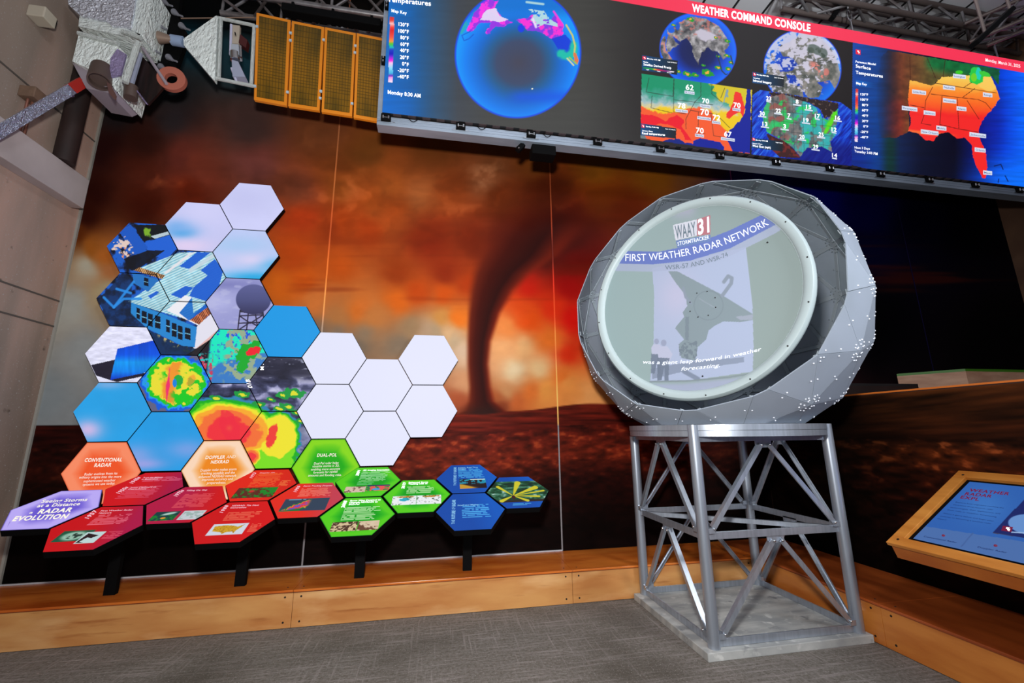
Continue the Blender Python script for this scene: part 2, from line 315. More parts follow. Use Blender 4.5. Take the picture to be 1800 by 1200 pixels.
def mural(x, y):
    wx = x+20*(fbm(x/90, y/70, 3)-.5)*2; wy = y+12*(fbm(x/110, y/60, 9)-.5)*2
    c = idw(wx, wy, MP)
    cl = fbm(x/85+fbm(x/50, y/50, 21)*1.5, y/46, 5, 5); band = np.exp(-((y-345)/95)**2)*sm(1250, 1000, x)*sm(160, 260, x)
    c = c*(1+(band*(cl-.5)*.7)[..., None]); c = mixc(c, (222, 120, 66), band*sm(.58, .85, cl)*.4*sm(420, 360, y)); c = mixc(c, (120, 34, 10), sm(.5, .75, fbm(x/260, y/17, 8, 3))*sm(400, 450, y)*sm(560, 500, y)*sm(480, 560, x)*.45)
    c = c*1.02; c = mixc(c, (50, 10, 5), np.exp(-((x-985)/110)**2-((y-415)/62)**2)*.8)
    c = c*(1+((fbm(x/14, y/9, 31, 3)-.5)*.06)[..., None])
    g = np.exp(-((x-855)/28)**2-((y-308)/22)**2); c = mixc(c, (214, 140, 96), g*sm(.35, .75, fbm(x/16, y/14, 12))*.7)
    # funnel
    ys = np.array([380, 420, 450, 480, 510, 550, 600, 640, 680, 705, 722, 732]); xl = np.array([900, 862, 846, 834, 828, 824, 822, 822, 825, 824, 818, 790]); xr = np.array([1030, 1000, 975, 930, 902, 878, 862, 858, 862, 868, 888, 920])
    L = np.interp(y, ys, xl); R = np.interp(y, ys, xr); e = np.interp(y, [380, 450, 560, 700], [60, 22, 9, 9])
    m = sm(L-e*.6, L+e*.6, x)*sm(R+e*.7, R-e*.6, x)*sm(350, 440, y)*sm(745, 722, y); mid = (x-L)/(R-L+1)
    fc = ramp(np.clip(mid, 0, 1), [(0, (110, 34, 14)), (.3, (66, 14, 6)), (.65, (44, 8, 5)), (1, (120, 30, 10))])
    c = c*(1-m[..., None])+fc*m[..., None]
    c = mixc(c, (42, 22, 18), np.exp(-((x-850)/34)**2-((y-728)/16)**2)*.85)
    # land
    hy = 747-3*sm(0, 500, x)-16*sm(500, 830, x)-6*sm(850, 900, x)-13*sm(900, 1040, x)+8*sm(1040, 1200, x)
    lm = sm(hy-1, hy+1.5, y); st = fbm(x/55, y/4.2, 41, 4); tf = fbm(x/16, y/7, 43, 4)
    base = ramp(np.clip((y-hy)/210, 0, 1), [(0, (110, 30, 18)), (.14, (88, 22, 14)), (.4, (112, 34, 18)), (.62, (40, 10, 6)), (1, (14, 4, 3))])  # lowest stops darkened: shade under the reading panels put into the print
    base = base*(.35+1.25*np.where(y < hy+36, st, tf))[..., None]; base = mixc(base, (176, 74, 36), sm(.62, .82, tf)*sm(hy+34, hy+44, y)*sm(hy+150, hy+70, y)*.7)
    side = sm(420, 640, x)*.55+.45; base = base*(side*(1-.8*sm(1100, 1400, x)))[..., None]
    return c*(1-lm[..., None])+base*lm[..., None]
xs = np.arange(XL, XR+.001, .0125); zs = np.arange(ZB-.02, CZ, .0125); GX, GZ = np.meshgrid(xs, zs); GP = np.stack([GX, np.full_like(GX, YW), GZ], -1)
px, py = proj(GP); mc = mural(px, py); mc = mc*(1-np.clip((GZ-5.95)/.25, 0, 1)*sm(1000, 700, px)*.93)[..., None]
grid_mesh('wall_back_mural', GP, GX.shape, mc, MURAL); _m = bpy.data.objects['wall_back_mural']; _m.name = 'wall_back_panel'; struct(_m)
# panel joints: thin strips printed like the panels, slightly lighter; and light beading along the bottom
def joint(x, n):
    z = np.arange(ZB, CZ-.1, .03); V = []; Fq = []
    for k, zz in enumerate(z): V += [(x-.0075, YW-.004, zz), (x+.0075, YW-.004, zz)]
    V = np.array(V); a, b = proj(V+np.array([0, 0, 0])); c = idw(a, b, MP)*1.25+np.array([34, 30, 28]); c = np.where((b > 745)[:, None], np.array([150, 146, 150]), c)
    if x > 5: c = c*0+np.array([26, 20, 60])
    elif x > 3: c = c*0+np.array([200, 90, 170])
    Fq = np.array([(2*k, 2*k+1, 2*k+3, 2*k+2) for k in range(len(z)-1)])
    struct(raw_mesh('trim_%d' % n, V, Fq, c, MURAL))
for n, x in enumerate((-1.19, 1.32, 3.87, 6.57)): joint(x, n+1)
struct(MB().box((XL, YW-.012, ZB), (1.32, YW, ZB+.011)).build('trim_5', mat('white_beading', (190, 190, 196), .5)))
struct(MB().box((XL, YW-.02, ZB), (XL+.02, YW, CZ)).build('trim_6', mat('edge_angle', (168, 166, 158), .5, .3)))
# ceiling plank joints and a dark steel beam
jm = MB()
for k in range(26): jm.box((-3+k*.46, 3.0, CZ-.006), (-3+k*.46+.03, YW, CZ))
struct(jm.build('trim_7', mat('plank_joint', (20, 18, 18), .9)))
# left wall: horizontal joints, painted ledge, column, little boxes
jm = MB()
for z in (2.49, 2.735, 4.456): jm.box((XL, 1.5, z), (XL+.006, YW-.02, z+.014))
struct(jm.build('trim_8', mat('wall_joint', (84, 76, 70), .9)))
tag(MB().box((XL, 2.3, 3.66), (XL+.11, 4.42, 3.965)).build('ledge_beam', LEDGE, bevel=.006), 'pale painted horizontal ledge beam along the concrete wall at left', 'beam')
tag(MB().tube((XL+.09, 4.138, 3.97), (XL+.09, 4.138, CZ), .078, 28).build('wall_pipe', PIPE, smooth=True), 'dark brown vertical pipe rising behind the pale ledge beam', 'pipe')
a = at_x(58, 28, XL)
t = thing('junction_box', 'small cream box fixed high on the concrete wall, top left', 'box', (XL, a.y, a.z))
MB().box((XL, a.y-.06, a.z-.05), (XL+.13, a.y+.06, a.z+.06)).build('housing', mat('cream_metal', (188, 178, 160), .5), t, bevel=.008)
MB().box((XL+.03, a.y+.055, a.z-.035), (XL+.128, a.y+.064, a.z+.045)).build('dark_opening', BLACK, t)
a = at_x(42, 172, XL)
t = thing('wall_bracket', 'brown bracket with small conduit on the concrete wall behind the foil boom', 'bracket', (XL, a.y, a.z))
MB().box((XL, a.y-.06, a.z-.02), (XL+.12, a.y+.06, a.z+.08)).build('block', tex(mat('brown_block', (118, 92, 74), .7), (120, 94, 76), (90, 70, 56), 9), t, bevel=.006)
for dx in (-.02, .02): MB().tube((XL+.05, a.y+dx, a.z-.35), (XL+.05, a.y+dx, a.z), .010, 10).build('conduit', mat('conduit_red', (150, 100, 84), .4, .5), t, smooth=True)
# ------------------------------------------------------------------ plywood benches
def screw(mb, c, ax, r=.0075):
    c = Vector(c); ax = Vector(ax); mb.lathe([(.0001, .0015), (r, .0015), (r, -.002)], c, ax, 12)
def bench(label, x0, x1, screws):
    t = thing('wall_bench', label, 'bench', ((x0+x1)/2, 4.24, 0), 'plywood benches along the walls')
    MB().box((x0+.0015, 3.937, .004), (x1-.0015, 3.96, .259)).build('front_panel', BIRCH, t, bevel=.0015)
    MB().box((x0+.0015, 3.96, 0), (x1-.0015, 4.52, .255)).build('carcass', PLY_EDGE, t)
    MB().box((x0+.0015, 3.925, .262), (x1-.0015, YW-.014, .278)).build('top_board', BIRCHT, t, bevel=.002)
    MB().box((x0+.0015, 3.930, .2565), (x1-.0015, 4.4, .2622)).build('ply_edge', PLY_EDGE, t)
    for sx in screws:
        for z in (.045, .225): m_ = MB(); screw(m_, (sx, 3.9365, z), (0, -1, 0)); m_.build('screw', HOLE, t)
        m_ = MB(); screw(m_, (sx, 3.99, .279), (0, 0, 1), .006); m_.build('screw', HOLE, t)
bench('birch plywood bench section at far left, lit red under the sloping panels', XL, -1.08, [-1.14])
bench('birch plywood bench section below the green and blue sloping panels', -1.08, 1.23, [-1.02, 1.17])
bench('birch plywood bench section running behind the radar stand', 1.23, 3.112, [1.29, 3.0])
def bench_r(label, y0, y1, screws):
    t = thing('wall_bench', label, 'bench', (3.48, (y0+y1)/2, 0), 'plywood benches along the walls')
    MB().box((3.112, y0+.0015, .004), (3.135, y1-.0015, .259)).build('front_panel', tex(mat('birch_side', (206, 128, 60), .38), (206, 128, 56), (182, 100, 38), 1.8, 5, (1, 1, 5), .38, .66), t, bevel=.0015)
    MB().box((3.135, y0+.0015, 0), (3.835, y1-.0015, .255)).build('carcass', PLY_EDGE, t)
    MB().box((3.100, y0+.0015, .262), (3.838, y1-.0015, .278)).build('top_board', BIRCHR, t, bevel=.002)
    MB().box((3.105, y0+.0015, .2565), (3.8, y1-.0015, .2622)).build('ply_edge', PLY_EDGE, t)
    for sy in screws:
        for z in (.045, .225): m_ = MB(); screw(m_, (3.1115, sy, z), (-1, 0, 0)); m_.build('screw', HOLE, t)
        m_ = MB(); screw(m_, (3.16, sy, .279), (0, 0, 1), .006); m_.build('screw', HOLE, t)
bench_r('short plywood bench section in the corner beside the concrete plinth', 2.78, 3.924, [2.85])
bench_r('long plywood bench section under the touch screen kiosk', .4, 2.78, [2.71])
MB().box((3.112, 3.926, 0), (3.838, 4.52, .278)).build('x', BIRCHR).name = 'corner_bench'
tag(bpy.data.objects['corner_bench'], 'square plywood corner block joining the two bench runs behind the radar stand', 'bench', 'plywood benches along the walls')
# ------------------------------------------------------------------ low printed partition on the right
pt = thing('partition', 'low partition printed with a dark ploughed field, orange top edge, right side', 'partition', (3.86, 2.4, 0))
ys = np.arange(.4, YW-.02, .008); zs = np.arange(.278, 1.782, .008); GY, GZ = np.meshgrid(ys, zs); GP = np.stack([np.full_like(GY, 3.8395), GY, GZ], -1)
def field(y, z):
    st = fbm(y*2.2, z*26+y*1.2, 61, 4); tf = fbm(y*9+fbm(y*5, z*9, 3)*2, z*22, 64, 5)
    c = ramp(np.clip((1.79-z)/1.5, 0, 1), [(0, (88, 46, 20)), (.12, (70, 34, 14)), (.27, (60, 26, 12)), (.33, (110, 46, 18)), (.48, (84, 30, 13)), (.75, (48, 18, 10)), (1, (28, 11, 8))])
    up = sm(1.36, 1.42, z); v = up*(.25+1.3*st**1.2)+(1-up)*(.15+1.6*tf**1.5); c = c*v[..., None]
    c = mixc(c, (190, 96, 46), (1-up)*sm(.62, .8, tf)*sm(.9, 1.25, z)*.6)
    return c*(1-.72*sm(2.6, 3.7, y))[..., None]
grid_mesh('printed_face', GP, GY.shape, field(GY, GZ), MURAL, pt)
MB().box((3.84, .4, 0), (3.895, YW-.02, 1.782)).build('core', mat('partition_core', (60, 34, 22), .6), pt)
MB().box((3.836, .4, 1.783), (3.90, YW-.02, 1.797)).build('top_edge', mat('orange_edge', (226, 120, 44), .45), pt)
# wooden plinths beyond the partition
def poly_box(name, label, cat, pts, h0, h1, m, mt, kind=None):
    t = thing(name, label, cat, (sum(p[0] for p in pts)/len(pts), sum(p[1] for p in pts)/len(pts), h0))
    MB().prism([(x, y, h0) for x, y in pts], (0, 0, h1-h0-.03)).build('side_boards', m, t); MB().prism([(x, y, h1-.03) for x, y in pts], (0, 0, .03)).build('top_board', mt, t)
poly_box('display_plinth', 'pale plywood plinth with green top beyond the printed partition', 'plinth', [(5.85, 4.45), (6.2, 3.95), (8.3, 3.95), (8.3, 4.45)], 0, 2.16,
         tex(mat('pale_ply', (196, 152, 122), .6), (200, 156, 126), (172, 124, 96), 3, 5, (1, 1, 4)), mat('green_top', (60, 120, 20), .5))
poly_box('display_plinth', 'low dark plinth beyond the partition, left of the pale one', 'plinth', [(4.4, 4.4), (4.55, 4.05), (5.6, 4.05), (5.8, 4.4)], 0, 1.985,
         mat('dark_ply', (36, 18, 14), .5), mat('dark_top', (20, 12, 12), .6))
# ------------------------------------------------------------------ hexagonal LED tiles on the mural wall
YH = 4.44; PX_, PZ_ = .1051*YH, .1196*YH; SS = .0692*YH
def tcen(i, k): return (-.0205*YH+PX_*i, EYE+((.5240 if i % 2 == 0 else .4642)-.1196*k)*YH)
HZ = [(100, 300), .25]
def storm(x, y):   # satellite picture with the storm, spans four tiles
    cl = fbm(x/30+fbm(x/40, y/30, 7)*2, y/14, 71, 5); c = ramp(cl, [(.25, (20, 22, 44)), (.5, (70, 74, 110)), (.62, (150, 150, 190)), (.8, (214, 214, 240))])
    c = mixc(c, (26, 26, 44), sm(676, 655, y)*.85); c = mixc(c, (190, 196, 220), sm(.66, .78, fbm(x/14, y/4, 3, 4))*sm(685, 650, y)*.7)
    c = mixc(c, (30, 40, 74), np.exp(-((x-530)/16)**2-((y-750)/40)**2)*.5)
    d = ell(x, y, 403, 757, 84, 52, .12)+(fbm(x/16, y/12, 5, 4)-.5)*.22; e2 = ell(x, y, 486, 768, 34, 38, .25)+(fbm(x/12, y/12, 8, 4)-.5)*.34; e3 = ell(x, y, 470, 812, 66, 34, -.2)+(fbm(x/16, y/12, 4, 3)-.5)*.7; e4 = ell(x, y, 440, 803, 14, 12)+(fbm(x/9, y/9, 4, 4)-.5)*.5
    q = np.minimum(np.minimum(d, np.maximum(e2*.92, .83)), np.minimum(np.maximum(e3*1.02+.1, .94), np.maximum(e4*.7, .44)))
    for lim, col in ((1.16, (44, 128, 176)), (1.07, (10, 172, 20)), (.97, (120, 220, 20)), (.9, (238, 226, 40)), (.8, (246, 168, 40)), (.66, (242, 110, 50)), (.46, (238, 46, 56))): c = mixc(c, col, sm(lim+.03, lim-.03, q))
    c = mixc(c, (248, 200, 60), np.exp(-((x-403)/5)**2-((y-752)/5)**2)); c = mixc(c, (236, 36, 60), sm(1.06, .9, ell(x, y, 404, 752, 34, 16, 1.2)+(fbm(x/9, y/9, 14)-.5)*.5)*(q < .66)*.8)
    c = mixc(c, (236, 40, 50), sm(1, .8, ell(x, y, 478, 764, 9, 26, .25)+(fbm(x/5, y/5, 2)-.5)*.8)*sm(.7, .6, e2)*.9)
    for (a, b, r) in ((380, 700, 8), (425, 693, 10), (455, 710, 8), (498, 695, 9), (517, 691, 13), (476, 702, 6), (505, 715, 10), (524, 725, 9), (490, 718, 7), (528, 740, 8)):
        e = ell(x, y, a, b, r*1.5, r*.6, .2)+(fbm(x/6, y/6, int(a), 3)-.5)*.9; c = mixc(c, (14, 150, 60), sm(1.05, .95, e)); c = mixc(c, (220, 220, 40), sm(.5, .4, e))
    return c
def hurr(x, y):    # yellow and green radar sweep
    c = np.zeros(x.shape+(3,))+(96, 96, 126); nz = fbm(x/9, y/9, 15, 5)-.5; d = ell(x, y, 309, 672, 52, 44, .1)+nz*.42
    for lim, col in ((1.18, (10, 90, 220)), (1.06, (30, 150, 235)), (.98, (20, 196, 30)), (.86, (232, 220, 50))): c = mixc(c, col, sm(lim+.02, lim-.02, d))
    g = fbm(x/12, y/10, 33, 5)+.22*sm(660, 706, y)*sm(290, 320, x); c = mixc(c, (20, 200, 30), sm(.6, .63, g)*(d < .86)*sm(284, 304, x+44*nz))
    b = np.abs(x-(300+(672-y)*.28)); c = mixc(c, (240, 140, 40), sm(16, 7, b+nz*14)*(d < .82)*.9); c = mixc(c, (236, 40, 110), sm(4.5, 3, np.abs(x-294-(690-y)*.1)+np.abs(y-679)/9+nz*3)*.95)
    c = mixc(c, (30, 170, 60), sm(1, .9, ell(x, y, 313, 668, 8, 9)+nz)); c = mixc(c, (20, 130, 220), sm(1, .9, ell(x, y, 307, 673, 4, 8))); c = mixc(c, (240, 150, 50), sm(1, .7, ell(x, y, 337, 667, 7, 12, .5)+nz)*.7); return c
def dopp(x, y):
    c = np.zeros(x.shape+(3,))+(56, 122, 196); n1 = fbm(x/12, y/12, 91, 5); n2 = fbm(x/6, y/6, 95, 4)
    c = mixc(c, (150, 170, 150), sm(.56, .6, n2)*sm(610, 640, y)*sm(665, 645, y)); m = (y < 645-abs(1)*(x-420)*.1+30*(n1-.5)); up = sm(636, 626, y+46*(n1-.5)+(x-420)*.2)*sm(.3, .36, n2)
    c = mixc(c, (20, 230, 190), up); c = mixc(c, (150, 170, 140), sm(.53, .57, fbm(x/13, y/11, 98, 4))*sm(388, 400, x)); c = mixc(c, (30, 80, 220), sm(.7, .73, n2)*up)
    e = ell(x, y, 436, 618, 24, 14, -.5)+(fbm(x/7, y/7, 12)-.5)*.9; e2 = ell(x, y, 427, 640, 8, 16, .4)+(fbm(x/5, y/5, 13)-.5)*.9; e = np.minimum(e, e2)
    c = mixc(c, (16, 168, 40), sm(1.05, 1, e)); c = mixc(c, (238, 30, 44), sm(1.05, .95, ell(x, y, 445, 617, 13, 7, -.3)+(fbm(x/5, y/5, 19)-.5)*.8))
    c = mixc(c, (24, 20, 30), sm(3, -3, x-(372+(580-y)*.12))); k = sm(.5, .6, fbm(x/5, y/5, 66))*sm(376, 372, x); c = mixc(c, (200, 60, 90), k*sm(618, 630, y)); c = mixc(c, (40, 190, 190), sm(.62, .7, fbm(x/4, y/4, 67))*sm(376, 372, x)*sm(618, 624, y)); return c
def house(x, y):
    q = lambda pts: inpoly(x, y, Z((100, 300), .25, pts)); n = fbm(x/9, y/9, 51, 5)
    c = mixc(np.zeros(x.shape+(3,))+(14, 42, 96), (24, 92, 196), sm(.42, .6, n)); c = mixc(c, (6, 14, 30), sm(.42, .3, n))
    c = mixc(c, (8, 14, 20), q([(540, 380), (770, 380), (800, 450), (600, 500)])); c = mixc(c, (120, 170, 40), sm(1, .6, ell(x, y, 258, 407, 9, 12)+(n-.5)*2)); c = mixc(c, (200, 220, 230), q([(660, 460), (790, 425), (800, 445), (690, 478)])*.9)
    c = mixc(c, (30, 96, 210), q([(600, 510), (800, 450), (850, 540), (760, 640), (640, 560)])); c = mixc(c, (24, 86, 190), q([(430, 420), (520, 380), (640, 540), (560, 600)]))
    pl = sm(.5, .6, fbm(x/6, y/6, 55)); c = mixc(c, (226, 200, 190), pl*q([(365, 520), (480, 460), (560, 570), (470, 620), (400, 600)])); c = mixc(c, (240, 150, 90), sm(.6, .66, fbm(x/4, y/4, 57))*q([(400, 540), (500, 530), (540, 600), (470, 620)]))
    c = mixc(c, (8, 12, 22), q([(470, 620), (640, 560), (760, 560), (560, 700), (520, 700)])*.9)
    # the big roof
    ln = np.abs(((x*.45+y)/4.6) % 1-.5)*2; roof = q([(540, 700), (860, 575), (1110, 570), (1200, 750), (1050, 930), (930, 1050), (760, 1000), (500, 920), (740, 760)])
    rc = ramp(ln, [(0, (50, 120, 170)), (.16, (140, 200, 216)), (1, (206, 232, 236))])*(.86+.28*n)[..., None]; c = np.where(roof[..., None], rc, c)
    for pts in ([(860, 672), (985, 572), (1080, 575), (930, 690)], [(1010, 700), (1110, 620), (1170, 700), (1130, 850), (1060, 920), (930, 880), (960, 820), (1060, 735)], [(800, 870), (900, 810), (960, 820), (880, 900)], [(640, 880), (700, 845), (720, 855), (660, 900)]): c = mixc(c, (22, 90, 206), q(pts)*.95)
    c = mixc(c, (226, 226, 232), q([(750, 720), (930, 580), (975, 570), (770, 725)])); c = mixc(c, (196, 214, 224), sm(1.2, .6, segd(x, y, Z((100, 300), .25, [(940, 700), (1110, 590)]))/4)*q([(860, 500), (1300, 560), (1100, 800), (900, 760)])*.9)
    c = mixc(c, (236, 236, 242), q([(770, 980), (900, 875), (950, 890), (860, 1000), (940, 1050), (1060, 960), (1090, 990), (1000, 1090)])); c = mixc(c, (10, 96, 196), q([(860, 1000), (950, 890), (960, 1000), (1060, 930), (1070, 960), (930, 1055)])*.85)
    st = (np.abs(((x-y*.5)/3.2) % 1-.5) < .22); br = q([(935, 1050), (1065, 955), (1095, 990), (1000, 1082)]); c = mixc(c, (92, 38, 22), br); c = mixc(c, (224, 132, 84), br*st); br = q([(540, 700), (580, 678), (760, 735), (740, 762)]); c = mixc(c, (70, 30, 20), br); c = mixc(c, (220, 170, 110), br*st)
    c = mixc(c, (226, 224, 238), q([(980, 1100), (1090, 1000), (1140, 1110), (1060, 1200), (930, 1290), (960, 1240)])); c = mixc(c, (228, 176, 168), q([(930, 1290), (1140, 1110), (1145, 1135), (1000, 1290)])*.9)
    # walls and windows
    wl = q([(520, 925), (760, 1010), (985, 1100), (970, 1240), (880, 1230), (640, 1110), (520, 1010)]); c = mixc(c, (36, 132, 206), wl); wl2 = q([(530, 715), (720, 765), (640, 850), (540, 790)]); c = mixc(c, (34, 112, 190), wl2)
    for (a, b, w_, h) in ((560, 960, 24, 76), (596, 982, 36, 84), (640, 1000, 34, 88), (690, 1015, 38, 88), (768, 1042, 26, 88), (808, 1066, 34, 96), (850, 1085, 34, 96), (900, 1100, 40, 80), (612, 748, 32, 56)):
        c = mixc(c, (6, 14, 30), q([(a, b), (a+w_, b+10), (a+w_, b+h+10), (a, b+h)])); c = mixc(c, (120, 190, 220), q([(a, b+h*.48), (a+w_, b+h*.48+10), (a+w_, b+h*.55+10), (a, b+h*.55)]))
    c = mixc(c, (12, 34, 66), q([(290, 905), (470, 720), (530, 760), (520, 1000), (640, 1115), (370, 1090)])*.7)
    for sg in ([(330, 890), (400, 960)], [(400, 960), (540, 780)], [(400, 960), (470, 900), (590, 900)], [(420, 830), (520, 860)]): c = mixc(c, (40, 140, 230), sm(7, 2.5, segd(x, y, Z((100, 300), .25, sg))*2.2)*.9)
    lo = q([(640, 1115), (880, 1235), (980, 1250), (930, 1300), (980, 1500), (500, 1500), (600, 1150)]); c = mixc(c, (10, 40, 76), lo*.9); c = mixc(c, (190, 170, 110), lo*sm(.58, .68, fbm(x/5, y/5, 58))*sm(1.3, .6, ell(x, y, 300, 595, 30, 10, .5))); c = mixc(c, (60, 74, 30), lo*sm(.5, .6, fbm(x/6, y/6, 59))*sm(1.3, .5, ell(x, y, 318, 603, 22, 10, .5)))
    c = mixc(c, (14, 14, 18), q([(980, 1250), (1145, 1140), (1180, 1240), (1000, 1500), (900, 1300)])*.9); return c
def haze(base, blobs):
    def f(x, y):
        c = np.zeros(x.shape+(3,))+np.array(base, float); c = c*(1+((fbm(x/40, y/30, 77, 4)-.5)*.06)[..., None])
        for a, b, rx, ry, col in blobs: c = mixc(c, col, np.exp(-((x-a)/rx)**2-((y-b)/ry)**2))
        return c
    return f
def dome_pic(x, y):
    c = haze((150, 152, 206), [(380, 530, 40, 20, (176, 178, 226)), (400, 500, 60, 8, (128, 130, 190))])(x, y); c = mixc(c, (186, 188, 226), sm(.55, .75, fbm(x/22, y/9, 88, 4))*.5)
    st = [(422, 545), (418, 580)], [(462, 545), (466, 582)], [(437, 545), (433, 584)], [(448, 545), (454, 584)], [(421, 555), (463, 553)], [(419, 568), (464, 566)], [(421, 555), (440, 568), (463, 553)], [(419, 580), (440, 566), (466, 580)]
    for s_ in st: c = mixc(c, (40, 36, 60), sm(1.5, .7, segd(x, y, s_)))
    c = mixc(c, (30, 28, 44), inpoly(x, y, [(422, 541), (462, 543), (462, 552), (422, 549)])*.85)
    d = ell(x, y, 445.5, 526, 31, 26.5); sh = ramp(np.clip((y-500)/52, 0, 1), [(0, (92, 96, 150)), (.55, (74, 78, 126)), (1, (50, 50, 88))]); t = sm(1.02, .97, d)[..., None]; return c*(1-t)+sh*t
def whiteblue(x, y):
    q = lambda pts: inpoly(x, y, Z((100, 560), .25, pts)); c = np.zeros(x.shape+(3,))+(224, 224, 248)
    c = mixc(c, (30, 26, 44), q([(240, 325), (420, 285), (400, 400), (640, 380), (600, 405), (420, 445), (275, 400)])); c = c*(1-.25*(fbm(x/10, y/3, 61)-.5)[..., None]); bl = q([(425, 212), (690, 150), (735, 260), (640, 375), (376, 430)])
    bc = ramp(np.clip((y-600)/66, 0, 1), [(0, (0, 66, 200)), (.35, (0, 84, 226)), (.55, (10, 150, 240)), (.8, (6, 130, 236)), (1, (0, 60, 200))])*(.85+.3*fbm(x/6, y/40, 5))[..., None]; c = np.where(bl[..., None], bc, c); return c
def sky1(x, y): return haze((196, 198, 240), [(320, 408, 24, 10, (60, 160, 226)), (316, 398, 30, 14, (110, 170, 232)), (360, 370, 50, 30, (206, 206, 246)), (330, 432, 40, 12, (222, 206, 240))])(x, y)
def sky2(x, y): return haze((188, 200, 242), [(450, 488, 60, 12, (36, 168, 226)), (480, 465, 40, 12, (90, 180, 232)), (440, 455, 30, 14, (214, 208, 242)), (420, 430, 60, 16, (170, 200, 240))])(x, y)
def sky3(x, y): return haze((204, 206, 246), [(430, 350, 60, 30, (196, 198, 240))])(x, y)
def blueA(x, y): return haze((36, 158, 226), [(155, 755, 26, 18, (200, 182, 228)), (190, 676, 30, 8, (110, 170, 226))])(x, y)
def blueB(x, y): return haze((30, 154, 226), [(240, 800, 34, 20, (120, 160, 226)), (330, 790, 40, 18, (110, 158, 226)), (250, 815, 40, 10, (150, 160, 226))])(x, y)
def solid(c): return lambda x, y: np.zeros(x.shape+(3,))+np.array(c, float)
def wh(x, y): return np.zeros(x.shape+(3,))+(226, 228, 250)
def glowhex(mid, edge):
    def f(x, y, u, v):
        d = np.maximum(np.abs(v)/.866, (np.abs(u)*.866+np.abs(v)*.5)/.866); wv = fbm(u*2+5, v*2+9, 7, 2)*.3-.15
        return ramp(np.clip(d+wv*(d < .9), 0, 1), [(0, mid), (.45, mid), (.8, edge), (.97, edge), (1, tuple(.8*q for q in mid))])
    return f
BODY = mat('tile_body', (5, 5, 6), .7, 0, .1)
def hex_tile(i, k, label, fn, n=46, loc=False):
    cx, cz = tcen(i, k); t = thing('hexagonal_screen', label, 'screen', (cx, YW-.01, cz), 'hexagonal LED tiles on the tornado mural')
    pts = [(cx+SS*a, YH+.0015, cz+SS*.985*b) for a, b in HV]; MB().prism(pts, (0, .052, 0)).build('housing', BODY, t)
    hp = [(cx+SS*.4*a, YH+.0535, cz+SS*.4*b) for a, b in HV]; MB().prism(hp, (0, YW-YH-.055, 0)).build('wall_mount', BODY, t)
    G, T = hexg(n); P = np.stack([cx+SS*G[:, 0]*.997, np.full(len(G), YH), cz+SS*.985*G[:, 1]*.997], -1); a, b = proj(P)
    c = fn(a, b, G[:, 0], G[:, 1]) if loc else fn(a, b); raw_mesh('display', P, T, c, PRINT if loc else SCREEN, t); return t
TILES = [(-4, 0, 'topmost pale lavender hexagon tile showing cloud', sky3, 20), (-5, 0, 'lavender hexagon tile with a blue patch of sky at its left', sky1, 30), (-4, 1, 'lavender hexagon tile with blue along its bottom, second below the top', sky2, 30),
 (-6, 1, 'hexagon tile at upper left showing debris and blue wreckage', house, 60), (-5, 1, 'hexagon tile showing the white boarded roof of a damaged house', house, 60), (-6, 2, 'dark blue hexagon tile with broken timbers left of the house wall', house, 60), (-5, 2, 'hexagon tile showing a row of windows in the wrecked blue house', house, 60),
 (-4, 2, 'hexagon tile picturing a round radar dome on a lattice tower', dome_pic, 60), (-6, 3, 'white hexagon tile with a slanted bright blue block', whiteblue, 56), (-3, 2, 'plain bright blue hexagon tile beside the white ones', solid((16, 152, 228)), 8), (-4, 3, 'hexagon tile with turquoise and green radar echoes and a red spot', dopp, 62),
 (-5, 3, 'hexagon tile with a round yellow and green radar sweep', hurr, 64), (-3, 3, 'dark hexagon tile of satellite cloud under the plain blue tile', storm, 60), (-4, 4, 'hexagon tile with the red centre of the storm', storm, 64), (-3, 4, 'hexagon tile with the green and yellow right flank of the storm', storm, 64),
 (-6, 4, 'sky blue hexagon tile with a pink cloud, lowest at far left', blueA, 30), (-5, 4, 'sky blue hexagon tile between the two orange text hexagons', blueB, 30),
 (-2, 3, 'blank white hexagon tile, upper left one of the six', wh, 4), (-2, 4, 'blank white hexagon tile above the green DUAL-POL hexagon', wh, 4), (-1, 3, 'blank white hexagon tile in the middle notch of the six', wh, 4), (0, 3, 'blank white hexagon tile at upper right beside the tornado', wh, 4), (0, 4, 'blank white hexagon tile at lower right beside the tornado', wh, 4), (-1, 4, 'lowest blank white hexagon tile, above the green panels', wh, 4)]
# row indices above count from the top of each column family
for (i, k, lab, fn, n) in TILES: hex_tile(i, k, lab, fn, n)
pyh = lambda a, b, l=0: at_y(a, b, YH-.002-l)
tt = [o for o in COL.objects if o.name.startswith('hexagonal_screen')]
letter([('M', [(463.5, 650), (463.5, 644)], (-6, 0), .02, 0), ('.', [(463.5, 641), (463.5, 639.5)], (-6, 0), .02, 0)], pyh, .001, WHITE, tt[12])
letter([('01B', [(444, 682), (439, 667)], (-8, -1), .02, 0)], pyh, .001, WHITE, tt[13])
CREAM = emit_mat('cream_letter', (255, 240, 226), .95)
t = hex_tile(-6, 5, 'orange hexagon panel headed CONVENTIONAL RADAR', glowhex((240, 84, 34), (250, 140, 100)), 40, True)
letter([('CONVENTIONAL', [(148.5, 811.5), (214, 810.5)], (1.3, -6.4), .05, .18), ('RADAR', [(165, 820.5), (195, 819.5)], (1.3, -6.4), .05, .18), ('Radar evolves from its', [(148, 835.5), (206, 833.5)], (.8, -4.4), .012, .1), ('military origins into the more', [(139, 841), (213, 839)], (.8, -4.4), .012, .1),
        ('sophisticated weather', [(146.5, 847.5), (203, 845.5)], (.8, -4.4), .012, .1), ('systems we use today.', [(145, 853.5), (202, 851)], (.8, -4.4), .012, .1)], pyh, .001, CREAM, t)
